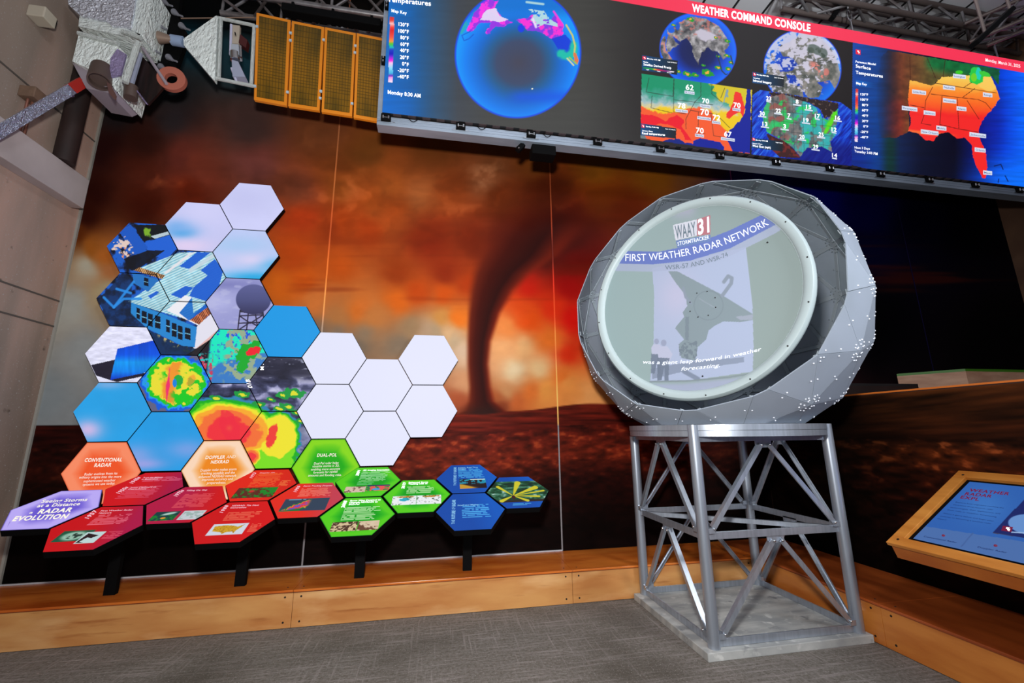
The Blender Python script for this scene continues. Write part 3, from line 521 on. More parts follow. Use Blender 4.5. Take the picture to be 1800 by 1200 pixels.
t = hex_tile(-4, 5, 'amber hexagon panel headed DOPPLER AND NEXRAD', glowhex((240, 136, 22), (252, 216, 186)), 40, True)
letter([('DOPPLER', [(360.5, 806.5), (395, 805.5)], (1.1, -5.6), .05, .15), ('AND', [(397.5, 805.5), (413.5, 805)], (1.1, -5.6), .0, .15), ('NEXRAD', [(370, 814.5), (402, 813.5)], (1.1, -5.6), .05, .15), ('Doppler radar makes storm', [(352, 828.5), (415.5, 826)], (.8, -4.4), .012, .1),
        ('tracking possible and the', [(353.5, 834), (412.5, 832)], (.8, -4.4), .012, .1), ('enhanced NEXRAD network', [(349, 839.8), (415, 837.6)], (.8, -4.4), .012, .1), ('improves accuracy and', [(354.5, 845), (409, 843)], (.8, -4.4), .012, .1), ('preparedness.', [(363.5, 850.5), (397, 849.5)], (.8, -4.4), .012, .1)], pyh, .001, CREAM, t)
t = hex_tile(-2, 5, 'bright green hexagon panel headed DUAL-POL', glowhex((26, 172, 4), (136, 218, 12)), 40, True)
letter([('DUAL-POL', [(557, 802.5), (591.5, 801.8)], (.9, -5.6), .05, .12), ('Dual-Pol radar helps', [(551.5, 816.3), (595, 814.8)], (.6, -4), .016, .1), ('visualize storms in 3D,', [(549, 821.3), (596.3, 819.8)], (.6, -4), .016, .1), ('enabling more accurate', [(546.5, 826.7), (597.5, 825.2)], (.6, -4), .016, .1),
        ('forecasts for rainfall', [(550.5, 832), (593, 830.5)], (.6, -4), .016, .1), ('amounts and flooding risks.', [(541.5, 837.3), (600, 836)], (.6, -4), .016, .1)], pyh, .001, CREAM, t)
# ------------------------------------------------------------------ sloping reading panels in front
PHI = math.radians(24.5); Y0, Z0 = 4.174, EYE-.10444*4.174; SD = .0695*4.174
NUP = np.array([0, math.cos(PHI), math.sin(PHI)]); NN = np.array([0, -math.sin(PHI), math.cos(PHI)])
def dpl(a, b, l=0): return at_plane(a, b, np.array([0, Y0, Z0])+NN*(.0025+l), NN)
def dpt(u, v, h=0): return Vector(np.array([u, Y0, Z0])+NUP*v+NN*h)
RB = lambda lo, hi: (lambda x, y, u, v: ramp(np.clip((u+v*.2+1)/2, 0, 1), [(0, lo), (.45, lo), (.85, hi), (1, hi)]))
def lines(c, u, v, box, n, col, seed=0, ragged=.8, k=.8):
    """tiny illegible body copy: rows of broken strokes in (u,v) box x0,y0,x1,y1"""
    x0, y0, x1, y1 = box; r = (y1-v)/(y1-y0)*n; row = np.floor(r); fr = r-row; end = x0+(x1-x0)*(ragged+(1-ragged)*_h(row, row*0+seed, 3))
    m = (u > x0) & (u < end) & (v > y0) & (v < y1) & (fr > .25) & (fr < .78) & (vn(u*16+row*7, row*3.1, seed) > .24)
    return mixc(c, col, m*k)
def rect(c, u, v, b, col, k=1.): return mixc(c, col, ((u > b[0]) & (u < b[2]) & (v > b[1]) & (v < b[3]))*k)
def pic(x, y, u, v, base, kind):
    c = base(x, y, u, v); n = fbm(u*14, v*14, 5, 4); b = lambda x0, y0, x1, y1: ((u > x0) & (u < x1) & (v > y0) & (v < y1))
    if kind == 'a':   # 1950s network
        c = mixc(c, (26, 84, 58), b(-.62, -.52, .06, -.12)); d = ell(u, v, -.28, -.32, .3, .2); c = mixc(c, (150, 190, 170), b(-.62, -.52, .06, -.12)*sm(1.05, .6, d)); c = mixc(c, (40, 60, 50), b(-.5, -.5, 0, -.14)*sm(.6, .5, d)*sm(.5, .6, n))
        c = mixc(c, (190, 214, 214), b(-.08, -.62, .34, -.2)); c = mixc(c, (40, 20, 20), inpoly(u, v, [(-.02, -.24), (.26, -.34), (.16, -.44), (.06, -.4), (0, -.55), (.12, -.6), (-.06, -.6), (-.04, -.4)])); c = lines(c, u, v, (-.3, .08, .6, .52), 8, (236, 120, 140), 3); c = lines(c, u, v, (.4, -.5, .74, -.2), 7, (226, 90, 110), 4)
    if kind == 'b': c = lines(c, u, v, (-.3, .36, .75, .62), 5, (226, 110, 140), 6, .7); c = lines(c, u, v, (-.45, -.52, .5, .1), 12, (222, 92, 120), 7)
    if kind == 'c':
        c = lines(c, u, v, (-.3, -.18, .55, .5), 15, (234, 96, 100), 8); c = mixc(c, (14, 60, 60), b(-.55, -.74, .04, -.34)); c = mixc(c, (20, 120, 40), b(-.55, -.74, .04, -.5)*sm(.4, .55, n)); c = mixc(c, (170, 200, 190), sm(1, .5, ell(u, v, -.2, -.44, .22, .07, .3))*b(-.55, -.7, .04, -.34)); c = mixc(c, (230, 150, 40), sm(1, .8, ell(u, v, -.25, -.63, .07, .04)))
        c = mixc(c, (196, 204, 210), b(.12, -.74, .66, -.34)); c = mixc(c, (140, 170, 160), b(.15, -.7, .62, -.38)*sm(.5, .6, n)*.7)
    if kind == 'd':
        c = lines(c, u, v, (-.35, -.12, .45, .68), 13, (240, 110, 50), 9, .85); c = lines(c, u, v, (.5, -.12, .8, .2), 7, (240, 120, 60), 12, .6, 1); m = b(-.55, -.72, .55, -.18); c = mixc(c, (92, 34, 22), m); c = mixc(c, (20, 130, 34), m*sm(.46, .62, n+.3*sm(-.2, .5, u)*sm(-.6, -.2, v))); c = mixc(c, (190, 40, 40), m*sm(1, .6, ell(u, v, -.14, -.36, .1, .08)+n-.5))
    if kind == 'e':
        c = lines(c, u, v, (-.3, .02, .55, .4), 7, (240, 120, 90), 13); m = b(-.42, -.56, .42, -.12); c = mixc(c, (206, 212, 226), m); us = inpoly(u, v, [(-.36, -.2), (-.1, -.17), (.08, -.2), (.2, -.25), (.34, -.16), (.28, -.3), (.22, -.4), (.2, -.52), (.14, -.44), (0, -.46), (-.06, -.53), (-.12, -.45), (-.34, -.4)]); c = mixc(c, (206, 160, 30), us); c = mixc(c, (170, 120, 20), us*sm(.55, .6, fbm(u*40, v*40, 3))); c = lines(c, u, v, (.5, -.5, .78, -.14), 8, (240, 120, 90), 16, .6)
    if kind == 'f':
        c = lines(c, u, v, (-.32, .14, .6, .6), 9, (246, 140, 120), 17); m = b(-.6, -.56, .62, .04); c = mixc(c, (46, 62, 84), m); e = np.abs(v+.3-(u+.1)*.75-(n-.5)*.3)
        for lim, col in ((.2, (20, 110, 60)), (.14, (230, 150, 40)), (.1, (222, 50, 70)), (.035, (90, 80, 200))): c = mixc(c, col, m*sm(lim+.01, lim-.01, e)*sm(.16, .02, u))
        c = mixc(c, (20, 110, 50), m*sm(-.1, -.2, v+.35-(u+.4)*.2)*sm(.0, -.1, u)); c = lines(c, u, v, (-.5, -.03, .2, .03), 1, (150, 190, 220), 3)
    if kind == 'g':
        c = lines(c, u, v, (-.3, -.02, .62, .66), 12, (190, 240, 190), 18); c = lines(c, u, v, (-.32, -.22, .2, -.04), 4, (130, 214, 150), 19); m = b(-.62, -.62, -.02, -.3); c = mixc(c, (214, 190, 170), m); c = mixc(c, (120, 84, 74), m*sm(.5, .6, n)); m = b(0, -.56, .7, -.24); c = mixc(c, (40, 130, 60), m); c = mixc(c, (230, 84, 80), m*sm(.42, .5, n)); c = mixc(c, (40, 160, 220), m*sm(1, .8, ell(u, v, .3, -.48, .14, .06))); c = mixc(c, (30, 40, 90), b(0, -.3, .7, -.24))
    if kind == 'h':
        c = lines(c, u, v, (-.42, -.2, .58, .42), 10, (220, 250, 200), 20, .75); m = b(-.6, -.66, .06, -.26); c = mixc(c, (214, 190, 150), m); c = mixc(c, (74, 44, 24), m*sm(.5, .56, fbm(u*18, v*18, 8, 4))); m = b(.08, -.66, .62, -.26); c = mixc(c, (104, 66, 44), m); c = mixc(c, (214, 190, 160), m*sm(-.02, .04, v+.5+n*.3+(u-.5)*.5-.1)); c = mixc(c, (220, 200, 170), m*sm(.6, .66, n)*.8)
    if kind == 'i':
        c = lines(c, u, v, (-.34, .1, .5, .5), 6, (220, 250, 200), 22, .8); m = b(-.72, -.48, .72, -.02); m2 = b(-.02, -.5, 0, 0); c = mixc(c, (238, 240, 244), m); c = mixc(c, (40, 170, 196), sm(1, .85, ell(u, v, -.36, -.2, .15, .1)+n-.5)); 
        for q in (-.4, .38): c = mixc(c, (190, 130, 20), sm(1, .85, ell(u, v, q+.06, -.07, .24, .05)+n-.5)*m)
        c = mixc(c, (50, 90, 50), m*sm(.64, .68, fbm(u*22, v*22, 4, 4))); c = mixc(c, (36, 178, 20), m2)
    if kind == 'j':
        c = lines(c, u, v, (-.28, .02, .6, .62), 9, (90, 196, 250), 24, .8); m = b(-.26, -.62, .6, -.06); c = mixc(c, (30, 14, 14), m); c = mixc(c, (200, 150, 40), m*sm(-.4, -.5, v+.1*np.sin(u*5))*sm(.4, .1, u)); c = mixc(c, (30, 150, 180), m*sm(.45, .6, n)*sm(-.4, -.3, v)); c = mixc(c, (230, 250, 250), b(.1, -.12, .58, -.08))
    if kind == 'k': c = lines(c, u, v, (-.26, -.34, .72, .32), 8, (90, 190, 250), 26, .65)
    if kind == 'l':
        m = (v > -.56) & (v < .6); g = fbm(u*5+fbm(u*3, v*3, 2)*2, v*9, 77, 5); c = np.where(m[..., None], ramp(g, [(.25, (10, 40, 26)), (.5, (24, 84, 52)), (.7, (90, 140, 120)), (.85, (190, 216, 214))]), c); c = mixc(c, (40, 30, 20), m*sm(-.38, -.5, v))
        for (a, b2, w2) in ((-.62, .3, .05), (.06, .5, .09), (.6, .2, .08), (.82, .0, .03), (.6, -.3, .04), (-.6, -.48, .06), (.2, -.5, .05)):
            L = math.hypot(a+.2, b2+.22); tt_ = np.clip(((u+.2)*(a+.2)+(v+.22)*(b2+.22))/L/L, 0, 1); d = np.hypot(u+.2-tt_*(a+.2), v+.22-tt_*(b2+.22)); c = mixc(c, (206, 196, 40), m*sm(.012+w2*tt_+.012, w2*tt_, d))
        c = mixc(c, (60, 24, 20), sm(1, .7, ell(u, v, -.2, -.3, .07, .12))); c = lines(c, u, v, (-.3, -.74, .3, -.62), 2, (90, 190, 240), 29)
    return c
def desk(k, row, label, base, kind, ltx, lcol, n=72):
    cu = (-.49+1.54*k)*SD; cv = (-.03 if row == 0 else -1.775)*SD if k % 2 else -.905*SD
    cc = dpt(cu, cv, -.06); t = thing('reading_panel', label, 'panel', cc, 'sloping hexagonal reading panels')
    MB().prism([dpt(cu+SD*.985*a, cv+SD*.985*b, 0) for a, b in HV], tuple(-NN*.045)).build('housing', BODY, t)
    G, T = hexg(n); P = np.array([0, Y0, Z0])+NN*.002+np.outer(cu+SD*.98*G[:, 0], [1, 0, 0])+np.outer(cv+SD*.98*G[:, 1], NUP); a, b = proj(P)
    raw_mesh('printed_sheet', P, T, pic(a, b, G[:, 0], G[:, 1], base, kind), PRINT, t)
    if ltx: letter(ltx, dpl, .001, lcol, t)
    return t
GH = glowhex((2, 160, 4), (84, 206, 8)); BLU = RB((4, 72, 168), (4, 88, 190)); PINK = emit_mat('pink_letter', (246, 190, 206), .95)
D = lambda o, s, p: (o[0]+p[0]*s, o[1]+p[1]*s)
def L75(o, a, b): return [D(o, 1/7.5, a), D(o, 1/7.5, b)]
desk(-6, 0, 'violet sloping panel headed a RADAR EVOLUTION, far left', glowhex((106, 88, 208), (186, 170, 246)), '',
     [('Seeing Storms', [(72, 883.5), (153, 880)], (2.2, -5.4), .035, .25), ('at a Distance', [(64.5, 891.3), (140, 887.5)], (2.2, -5.4), .035, .25), ('a', [(51, 902.3), (57, 902)], (1.7, -4), .03, .25), ('RADAR', [(65, 902.5), (124, 899)], (3.4, -7.4), .06, .3), ('EVOLUTION', [(20.5, 915.5), (119.5, 910.5)], (3.8, -8), .06, .3)], emit_mat('warm_white_letter', (255, 250, 232), 1))
desk(-5, 0, 'crimson sloping panel with two text blocks, behind the violet panel', RB((206, 8, 14), (168, 10, 62)), 'b', [('From the Military', L75((70, 820), (1362, 150), (1620, 146)), (.9, -1.8), .03, .2), ('to Meteorology', L75((70, 820), (1340, 172), (1560, 168)), (.9, -1.8), .03, .2),
     ('From Clipboard to', L75((70, 820), (1195, 284), (1530, 272)), (1, -2), .03, .2), ('Clearinghouse', L75((70, 820), (1165, 304), (1400, 298)), (1, -2), .03, .2), ('1940s', L75((70, 820), (1225, 222), (1330, 142)), (-6, -1.5), .07, 0), ('1950s', L75((70, 820), (1050, 356), (1170, 270)), (-6, -1.5), .07, 0)], PINK)
desk(-5, 1, 'crimson sloping panel headed First Weather Radar Network', RB((198, 6, 12), (172, 12, 66)), 'a', [('First Weather Radar', L75((70, 820), (800, 590), (1225, 576)), (1.1, -2.3), .04, .2), ('Network', L75((70, 820), (775, 620), (945, 614)), (1.1, -2.3), .04, .2), ('1957', L75((70, 820), (640, 686), (765, 580)), (-6.5, -1.5), .07, 0)], PINK)
desk(-4, 0, 'crimson sloping panel headed Filling the Gap, left of the NEXRAD map panel', RB((178, 14, 62), (206, 8, 12)), 'c', [('Filling the Gap', L75((170, 820), (1185, 322), (1455, 312)), (1, -2.2), .04, .2), ('1970s', L75((170, 820), (1058, 392), (1155, 312)), (-6, -1.5), .07, 0)], PINK)
desk(-3, 0, 'orange red sloping panel with a dark green and red radar image', RB((226, 30, 8), (214, 24, 10)), 'd', [('Doppler 101', [D((320, 810), .125, (1090, 172)), D((320, 810), .125, (1300, 168))], (.7, -1.6), .02, .15), ('1973', [D((320, 810), .125, (985, 240)), D((320, 810), .125, (1045, 166))], (-4.6, -1), .07, 0)], PINK)
desk(-3, 1, 'red sloping panel with a gold map of the country on white', RB((204, 4, 4), (214, 8, 8)), 'e', [('NEXRAD: The Next', [D((320, 810), .125, (700, 638)), D((320, 810), .125, (1080, 628))], (1, -2.4), .04, .18), ('Generation', [D((320, 810), .125, (675, 666)), D((320, 810), .125, (900, 660))], (1, -2.2), .04, .18), ('1988', [D((320, 810), .125, (570, 728)), D((320, 810), .125, (655, 626))], (-5.5, -1), .07, 0)], PINK)
desk(-2, 0, 'red sloping panel headed Storm Tracking, beside the green panels', RB((226, 36, 18), (196, 58, 76)), 'f', [('Storm Tracking Deepens', [D((470, 810), .125, (505, 360)), D((470, 810), .125, (910, 352))], (.9, -2.2), .04, .15), ('1996', [D((470, 810), .125, (405, 438)), D((470, 810), .125, (465, 352))], (-5, -1), .07, 0)], PINK)
desk(-1, 0, 'green sloping panel headed 3D Imaging Innovation', GH, 'g', [('3D Imaging Innovation', [D((570, 810), .125, (545, 138)), D((570, 810), .125, (912, 130))], (.6, -2), .045, .12), ('2004', [D((570, 810), .125, (478, 206)), D((570, 810), .125, (510, 130))], (-4.8, -.6), .07, 0)], WHITE)
desk(-1, 1, 'green sloping panel with two brown mechanical photographs, front row', GH, 'h', [('Baron Wins Contract to', [D((570, 810), .125, (362, 568)), D((570, 810), .125, (790, 552))], (.6, -2.3), .045, .12), ('Upgrade NEXRADs to', [D((570, 810), .125, (352, 594)), D((570, 810), .125, (750, 580))], (.6, -2.3), .045, .12), ('Dual-Pol', [D((570, 810), .125, (342, 620)), D((570, 810), .125, (492, 614))], (.6, -2.3), .045, .12), ('2008', [D((570, 810), .125, (280, 655)), D((570, 810), .125, (322, 560))], (-5.6, -.6), .07, 0)], WHITE)
desk(0, 0, 'green sloping panel with two small white maps', GH, 'i', [('Enhanced Storm', [D((680, 810), .125, (305, 312)), D((680, 810), .125, (578, 304))], (.4, -2.2), .045, .08), ('Tracking with AI', [D((680, 810), .125, (303, 332)), D((680, 810), .125, (568, 326))], (.4, -2.2), .045, .08), ('2019', [D((680, 810), .125, (243, 388)), D((680, 810), .125, (268, 302))], (-5, -.4), .07, 0)], WHITE)
BLT = emit_mat('pale_blue_letter', (150, 214, 250), .95)
fut = lambda a, b, h: [('THE', [a, (a[0]+(b[0]-a[0])*.18, a[1]+(b[1]-a[1])*.18)], (-h, 0), 0, 0), ('FUTURE', [(a[0]+(b[0]-a[0])*.22, a[1]+(b[1]-a[1])*.22), (a[0]+(b[0]-a[0])*.56, a[1]+(b[1]-a[1])*.56)], (-h, 0), .05, 0),
     ('OF', [(a[0]+(b[0]-a[0])*.6, a[1]+(b[1]-a[1])*.6), (a[0]+(b[0]-a[0])*.69, a[1]+(b[1]-a[1])*.69)], (-h, 0), 0, 0), ('RADAR', [(a[0]+(b[0]-a[0])*.73, a[1]+(b[1]-a[1])*.73), b], (-h, 0), .05, 0)]
desk(1, 0, 'upper blue sloping panel with a dark control room picture', BLU, 'j', fut((802, 853), (802.2, 821), 4.6)+[('Instant, Real-Time', [D((680, 810), .125, (1003, 102)), D((680, 810), .125, (1278, 94))], (.1, -1.9), .02, 0), ('Images', [D((680, 810), .125, (1003, 120)), D((680, 810), .125, (1115, 117))], (.1, -1.9), .02, 0)], BLT)
desk(1, 1, 'lower blue sloping panel headed Small and Mighty', BLU, 'k', fut((799.5, 921), (800.8, 878), 6)+[('Small and Mighty', [D((680, 810), .125, (995, 632)), D((680, 810), .125, (1292, 620))], (.1, -2.3), .02, 0)], BLT)
desk(2, 0, 'rightmost sloping panel with a photo of yellow radar antennas', BLU, 'l', None, None, 84)
for (x, lab) in ((189, 'leftmost black post under the sloping panels'), (421, 'black post under the sloping panels, second from left'), (631, 'black post under the green sloping panels'), (821, 'rightmost black post, under the blue sloping panels')):
    p = at_z(x, {189: 1047, 421: 1030, 631: 1015.5, 821: 1001}[x], ZB); t = thing('support_post', lab+', standing on the bench', 'post', (p.x, 4.12, ZB), 'posts carrying the reading panels')
    yt = 4.12; zt = Z0+(yt-Y0)*math.tan(PHI)-.052
    MB().box((p.x-.04, yt-.02, ZB), (p.x+.04, yt+.02, zt-.02)).build('upright', BLACK, t)
    d0 = (yt-Y0)/math.cos(PHI); MB().bar(dpt(p.x, d0-.32, -.062), dpt(p.x, d0+.2, -.062), .05, .03).build('bracket_arm', BLACK, t)
# ------------------------------------------------------------------ big LED wall
YL, LX0, LX1, LZ0, LZ1 = 3.6, -.575, 8.45, 4.455, 6.458
def ledp(a, b, l=0): return at_y(a, b, YL-.002-l)
def LP(pts): return pts
SC1 = Z((1120, 60), 1/5.714, [(0, 0)])
def s1(p): return Z((1120, 60), 1/5.714, p)
def s2(p): return Z((1310, 120), 1/6.667, p)
def s4(p): return Z((1560, 100), 1/5.217, p)
KEY = [(0, (206, 50, 40)), (.05, (230, 60, 50)), (.1, (250, 200, 200)), (.16, (246, 60, 50)), (.2, (220, 30, 30)), (.3, (240, 80, 60)), (.37, (246, 150, 60)), (.41, (80, 200, 50)), (.46, (20, 190, 190)), (.5, (20, 60, 200)), (.56, (10, 20, 190)), (.61, (130, 40, 220)), (.66, (246, 20, 220)), (.7, (250, 200, 240)), (.78, (140, 220, 250)), (.86, (60, 180, 230)), (.9, (120, 40, 190)), (.92, (240, 150, 230)), (1, (250, 240, 250))]
def globe(c, x, y, cx, cy, rx, ry, an, fn):
    d = ell(x, y, cx, cy, rx, ry, an); m = d < 1.03
    if not m.any(): return c
    g = fn(x[m], y[m], d[m]); t = sm(1.0, .985, d[m])[..., None]; rim = np.zeros(g.shape)+(24, 76, 230); o = c[m]; a2 = sm(1.03, 1.005, d[m])[..., None]
    c[m] = (o*(1-a2)+rim*a2)*(1-t)+g*t; return c
def g1(x, y, d):   # temperature globe, seen over the ocean
    c = ramp(np.clip(ell(x, y, 912, 110, 108, 104), 0, 1.1), [(0, (66, 66, 84)), (.36, (58, 72, 104)), (.5, (34, 90, 140)), (.68, (8, 104, 204)), (.86, (4, 126, 240)), (1, (4, 150, 250))])
    c = mixc(c, (4, 84, 226), sm(150, 172, y)*sm(190, 168, y)*.8*sm(60, 20, np.abs(x-960)-20)); c = mixc(c, (2, 110, 206), sm(40, 10, y)*.9)
    n = fbm(x/13, y/11, 201, 5); z = lambda p: Z((790, 0), 1/5.454, p)
    wl = sm(-12, -2, 40-y+((x-860)*-.15)+30*(n-.5)); q = inpoly(x+8*(n-.5), y+8*(n-.5), z([(330, 0), (470, 0), (440, 80), (500, 160), (610, 215), (520, 250), (440, 250), (390, 320), (350, 320), (400, 220), (290, 215), (200, 300), (160, 290), (230, 150), (300, 60)]))
    c = mixc(c, (150, 50, 226), q); c = mixc(c, (246, 50, 226), q*sm(.45, .55, fbm(x/9, y/9, 203, 5))); q2 = inpoly(x+5*(n-.5), y+5*(n-.5), z([(360, 90), (450, 80), (480, 150), (560, 180), (480, 210), (380, 200), (290, 190)])); c = mixc(c, (226, 216, 244), q2*.95)
    q = inpoly(x+8*(n-.5), y+8*(n-.5), z([(640, 195), (740, 170), (830, 150), (880, 170), (960, 200), (1020, 130), (1100, 240), (1100, 340), (980, 370), (860, 300), (740, 290), (700, 230)])); c = mixc(c, (130, 56, 224), q); c = mixc(c, (246, 46, 214), q*sm(.45, .55, fbm(x/8, y/8, 205, 5)))
    q2 = inpoly(x+4*(n-.5), y+4*(n-.5), z([(760, 90), (900, 100), (960, 180), (1040, 230), (1040, 260), (900, 230), (830, 260), (780, 190), (810, 150)])); c = mixc(c, (176, 216, 226), q2*(fbm(x/4, y/4, 9) > .4)); c = mixc(c, (238, 226, 250), sm(3, 1, segd(x, y, z([(800, 180), (830, 260)])))*.9); c = mixc(c, (190, 220, 220), sm(3, 1, segd(x, y, z([(740, 20), (900, 40)])))*.9); c = mixc(c, (244, 60, 220), sm(2.5, 1, segd(x, y, z([(1000, 110), (1040, 170)]))))
    c = mixc(c, (8, 50, 214), inpoly(x, y, z([(980, 370), (1110, 330), (1190, 420), (1190, 540), (1060, 500), (1010, 420)]))*.85); c = mixc(c, (10, 60, 230), sm(1, .7, ell(x, y, 916, 50, 7, 8)))
    c = mixc(c, (20, 190, 170), sm(9, 4, segd(x, y, z([(1060, 520), (1140, 540), (1180, 500), (1190, 430)]))+10*(n-.5))); c = mixc(c, (206, 200, 110), sm(2.2, .8, segd(x, y, z([(1120, 240), (1180, 340), (1205, 440), (1195, 530)])))); c = mixc(c, (226, 120, 70), inpoly(x, y, z([(1185, 500), (1215, 510), (1240, 580), (1225, 620), (1200, 580)])))
    c = mixc(c, (214, 214, 160), sm(2, .8, segd(x, y, z([(1130, 560), (1190, 625)])))); c = mixc(c, (150, 200, 90), sm(2, .8, segd(x, y, z([(1150, 550), (1215, 610)])))); c = mixc(c, (30, 170, 190), sm(7, 2, segd(x, y, z([(110, 300), (150, 230)])))); c = mixc(c, (10, 80, 200), sm(1.5, .5, segd(x, y, z([(200, 300), (120, 340), (140, 390), (190, 370), (230, 330)])))*.7)
    c = mixc(c, (20, 60, 170), sm(50, 0, y)*sm(840, 815, x)*.6); return mixc(c, (250, 250, 220), sm(1.8, 1, np.hypot(x-935.5, y-156)))
def g2(x, y, d):   # India globe
    z = lambda p: Z((1100, 0), 1/4.5, p); c = ramp(d, [(0, (4, 16, 70)), (.45, (6, 24, 92)), (.75, (4, 70, 210)), (1, (6, 110, 250))]); n = fbm(x/7, y/7, 211, 5); wx = x+4*(n-.5); wy = y+4*(n-.5)
    ld = inpoly(wx, wy, z([(330, 240), (420, 180), (520, 130), (640, 150), (740, 210), (800, 300), (820, 360), (780, 400), (800, 450), (770, 470), (730, 410), (680, 400), (650, 370), (600, 420), (570, 510), (530, 420), (520, 350), (480, 300), (430, 330), (380, 290), (330, 270)]))
    ar = inpoly(wx, wy, z([(350, 235), (390, 330), (420, 350), (330, 420), (318, 330)])); af = inpoly(wx, wy, z([(270, 330), (310, 280), (320, 400), (370, 470), (300, 480), (270, 400)]))
    m = ld | ar | af; c = np.where(m[..., None], ramp(n, [(.2, (60, 60, 64)), (.5, (120, 118, 120)), (.8, (190, 186, 190))]), c); c = mixc(c, (206, 120, 110), ld*sm(.55, .66, fbm(x/5, y/5, 213))*sm(330/4.5, 290/4.5, y)*.7); c = mixc(c, (196, 190, 206), sm(1.1, .7, ell(x, y, 1240, 62, 20, 10, .2)+n-.5)*ld); c = mixc(c, (206, 130, 116), af*sm(.5, .6, n)*.7)
    c = mixc(c, (10, 80, 200), sm(1.2, .8, ell(x, y, 1191, 46, 4, 7))); c = mixc(c, (10, 90, 220), sm(1.2, .8, ell(x, y, 1180, 53, 6, 5)))
    for (a, b, r) in ((1236, 115, 3), (1208, 130, 6), (1222, 132, 5), (1244, 128, 8), (1262, 99, 3), (1263, 119, 5), (1280, 121, 5), (1278, 98, 4), (1258, 66, 3), (1279, 72, 4), (1214, 34, 5), (1184, 44, 3), (1193, 126, 4), (1285, 110, 4)): e = ell(x, y, a, b, r*1.3, r*.7, .3)+fbm(x/2.5, y/2.5, int(a))-.5; c = mixc(c, (20, 150, 40), sm(1.05, .95, e)); c = mixc(c, (240, 170, 60), sm(.45, .35, e))
    c = mixc(c, (40, 50, 60), sm(1.5, .7, segd(x, y, z([(720, 420), (760, 560), (790, 590), (860, 570)])))*.8); c = mixc(c, (40, 50, 60), sm(1.5, .7, segd(x, y, z([(830, 440), (850, 520), (870, 560)])))*.8); return c
def g3(x, y, d):   # infrared cloud globe
    z = lambda p: Z((1280, 0), 1/6.923, p); c = ramp(d, [(0, (8, 50, 150)), (.6, (6, 60, 190)), (1, (14, 120, 240))]); n = fbm(x/9, y/9, 221, 5); wx = x+4*(n-.5); wy = y+4*(n-.5)
    ld = inpoly(wx, wy, z([(600, 560), (760, 500), (900, 400), (1100, 420), (1300, 640), (1370, 900), (1310, 1100), (1240, 980), (1080, 1000), (1150, 1060), (1100, 1180), (980, 1200), (880, 1040), (820, 920), (700, 900), (740, 1020), (900, 1050), (920, 1200), (560, 1150), (460, 900), (480, 780), (600, 780), (640, 880), (760, 860), (860, 800), (780, 700), (660, 680)]))
    c = np.where(ld[..., None], ramp(n, [(.2, (66, 72, 66)), (.5, (112, 112, 106)), (.8, (160, 152, 146))]), c); ir = inpoly(wx, wy, z([(520, 650), (580, 660), (560, 740), (520, 720)])); c = mixc(c, (150, 140, 130), ir)
    cl = fbm(x/6+fbm(x/9, y/9, 4)*2, y/5, 227, 5); m = sm(.5, .62, cl+.12*sm(120, 70, y)-.22*sm(1425, 1460, x)*sm(90, 130, y)-.1*sm(150, 170, y)+.07*sm(126, 118, y)); c = mixc(c, (210, 206, 226), m*.9); c = mixc(c, (60, 78, 66), sm(1.1, .8, ell(x, y, 1435, 88, 22, 9, .5)+n-.5)*.7)
    c = mixc(c, (216, 130, 118), sm(.5, .62, fbm(x/5, y/5, 229))*sm(1.2, .7, ell(x, y, 1440, 127, 24, 9, .9))); c = mixc(c, (216, 120, 110), sm(1.1, .8, ell(x, y, 1452, 126, 5, 7)+n-.5)*.8); return mixc(c, (200, 214, 250), sm(.85, 1, d)*sm(1380, 1460, x)*sm(160, 90, y)*.6)
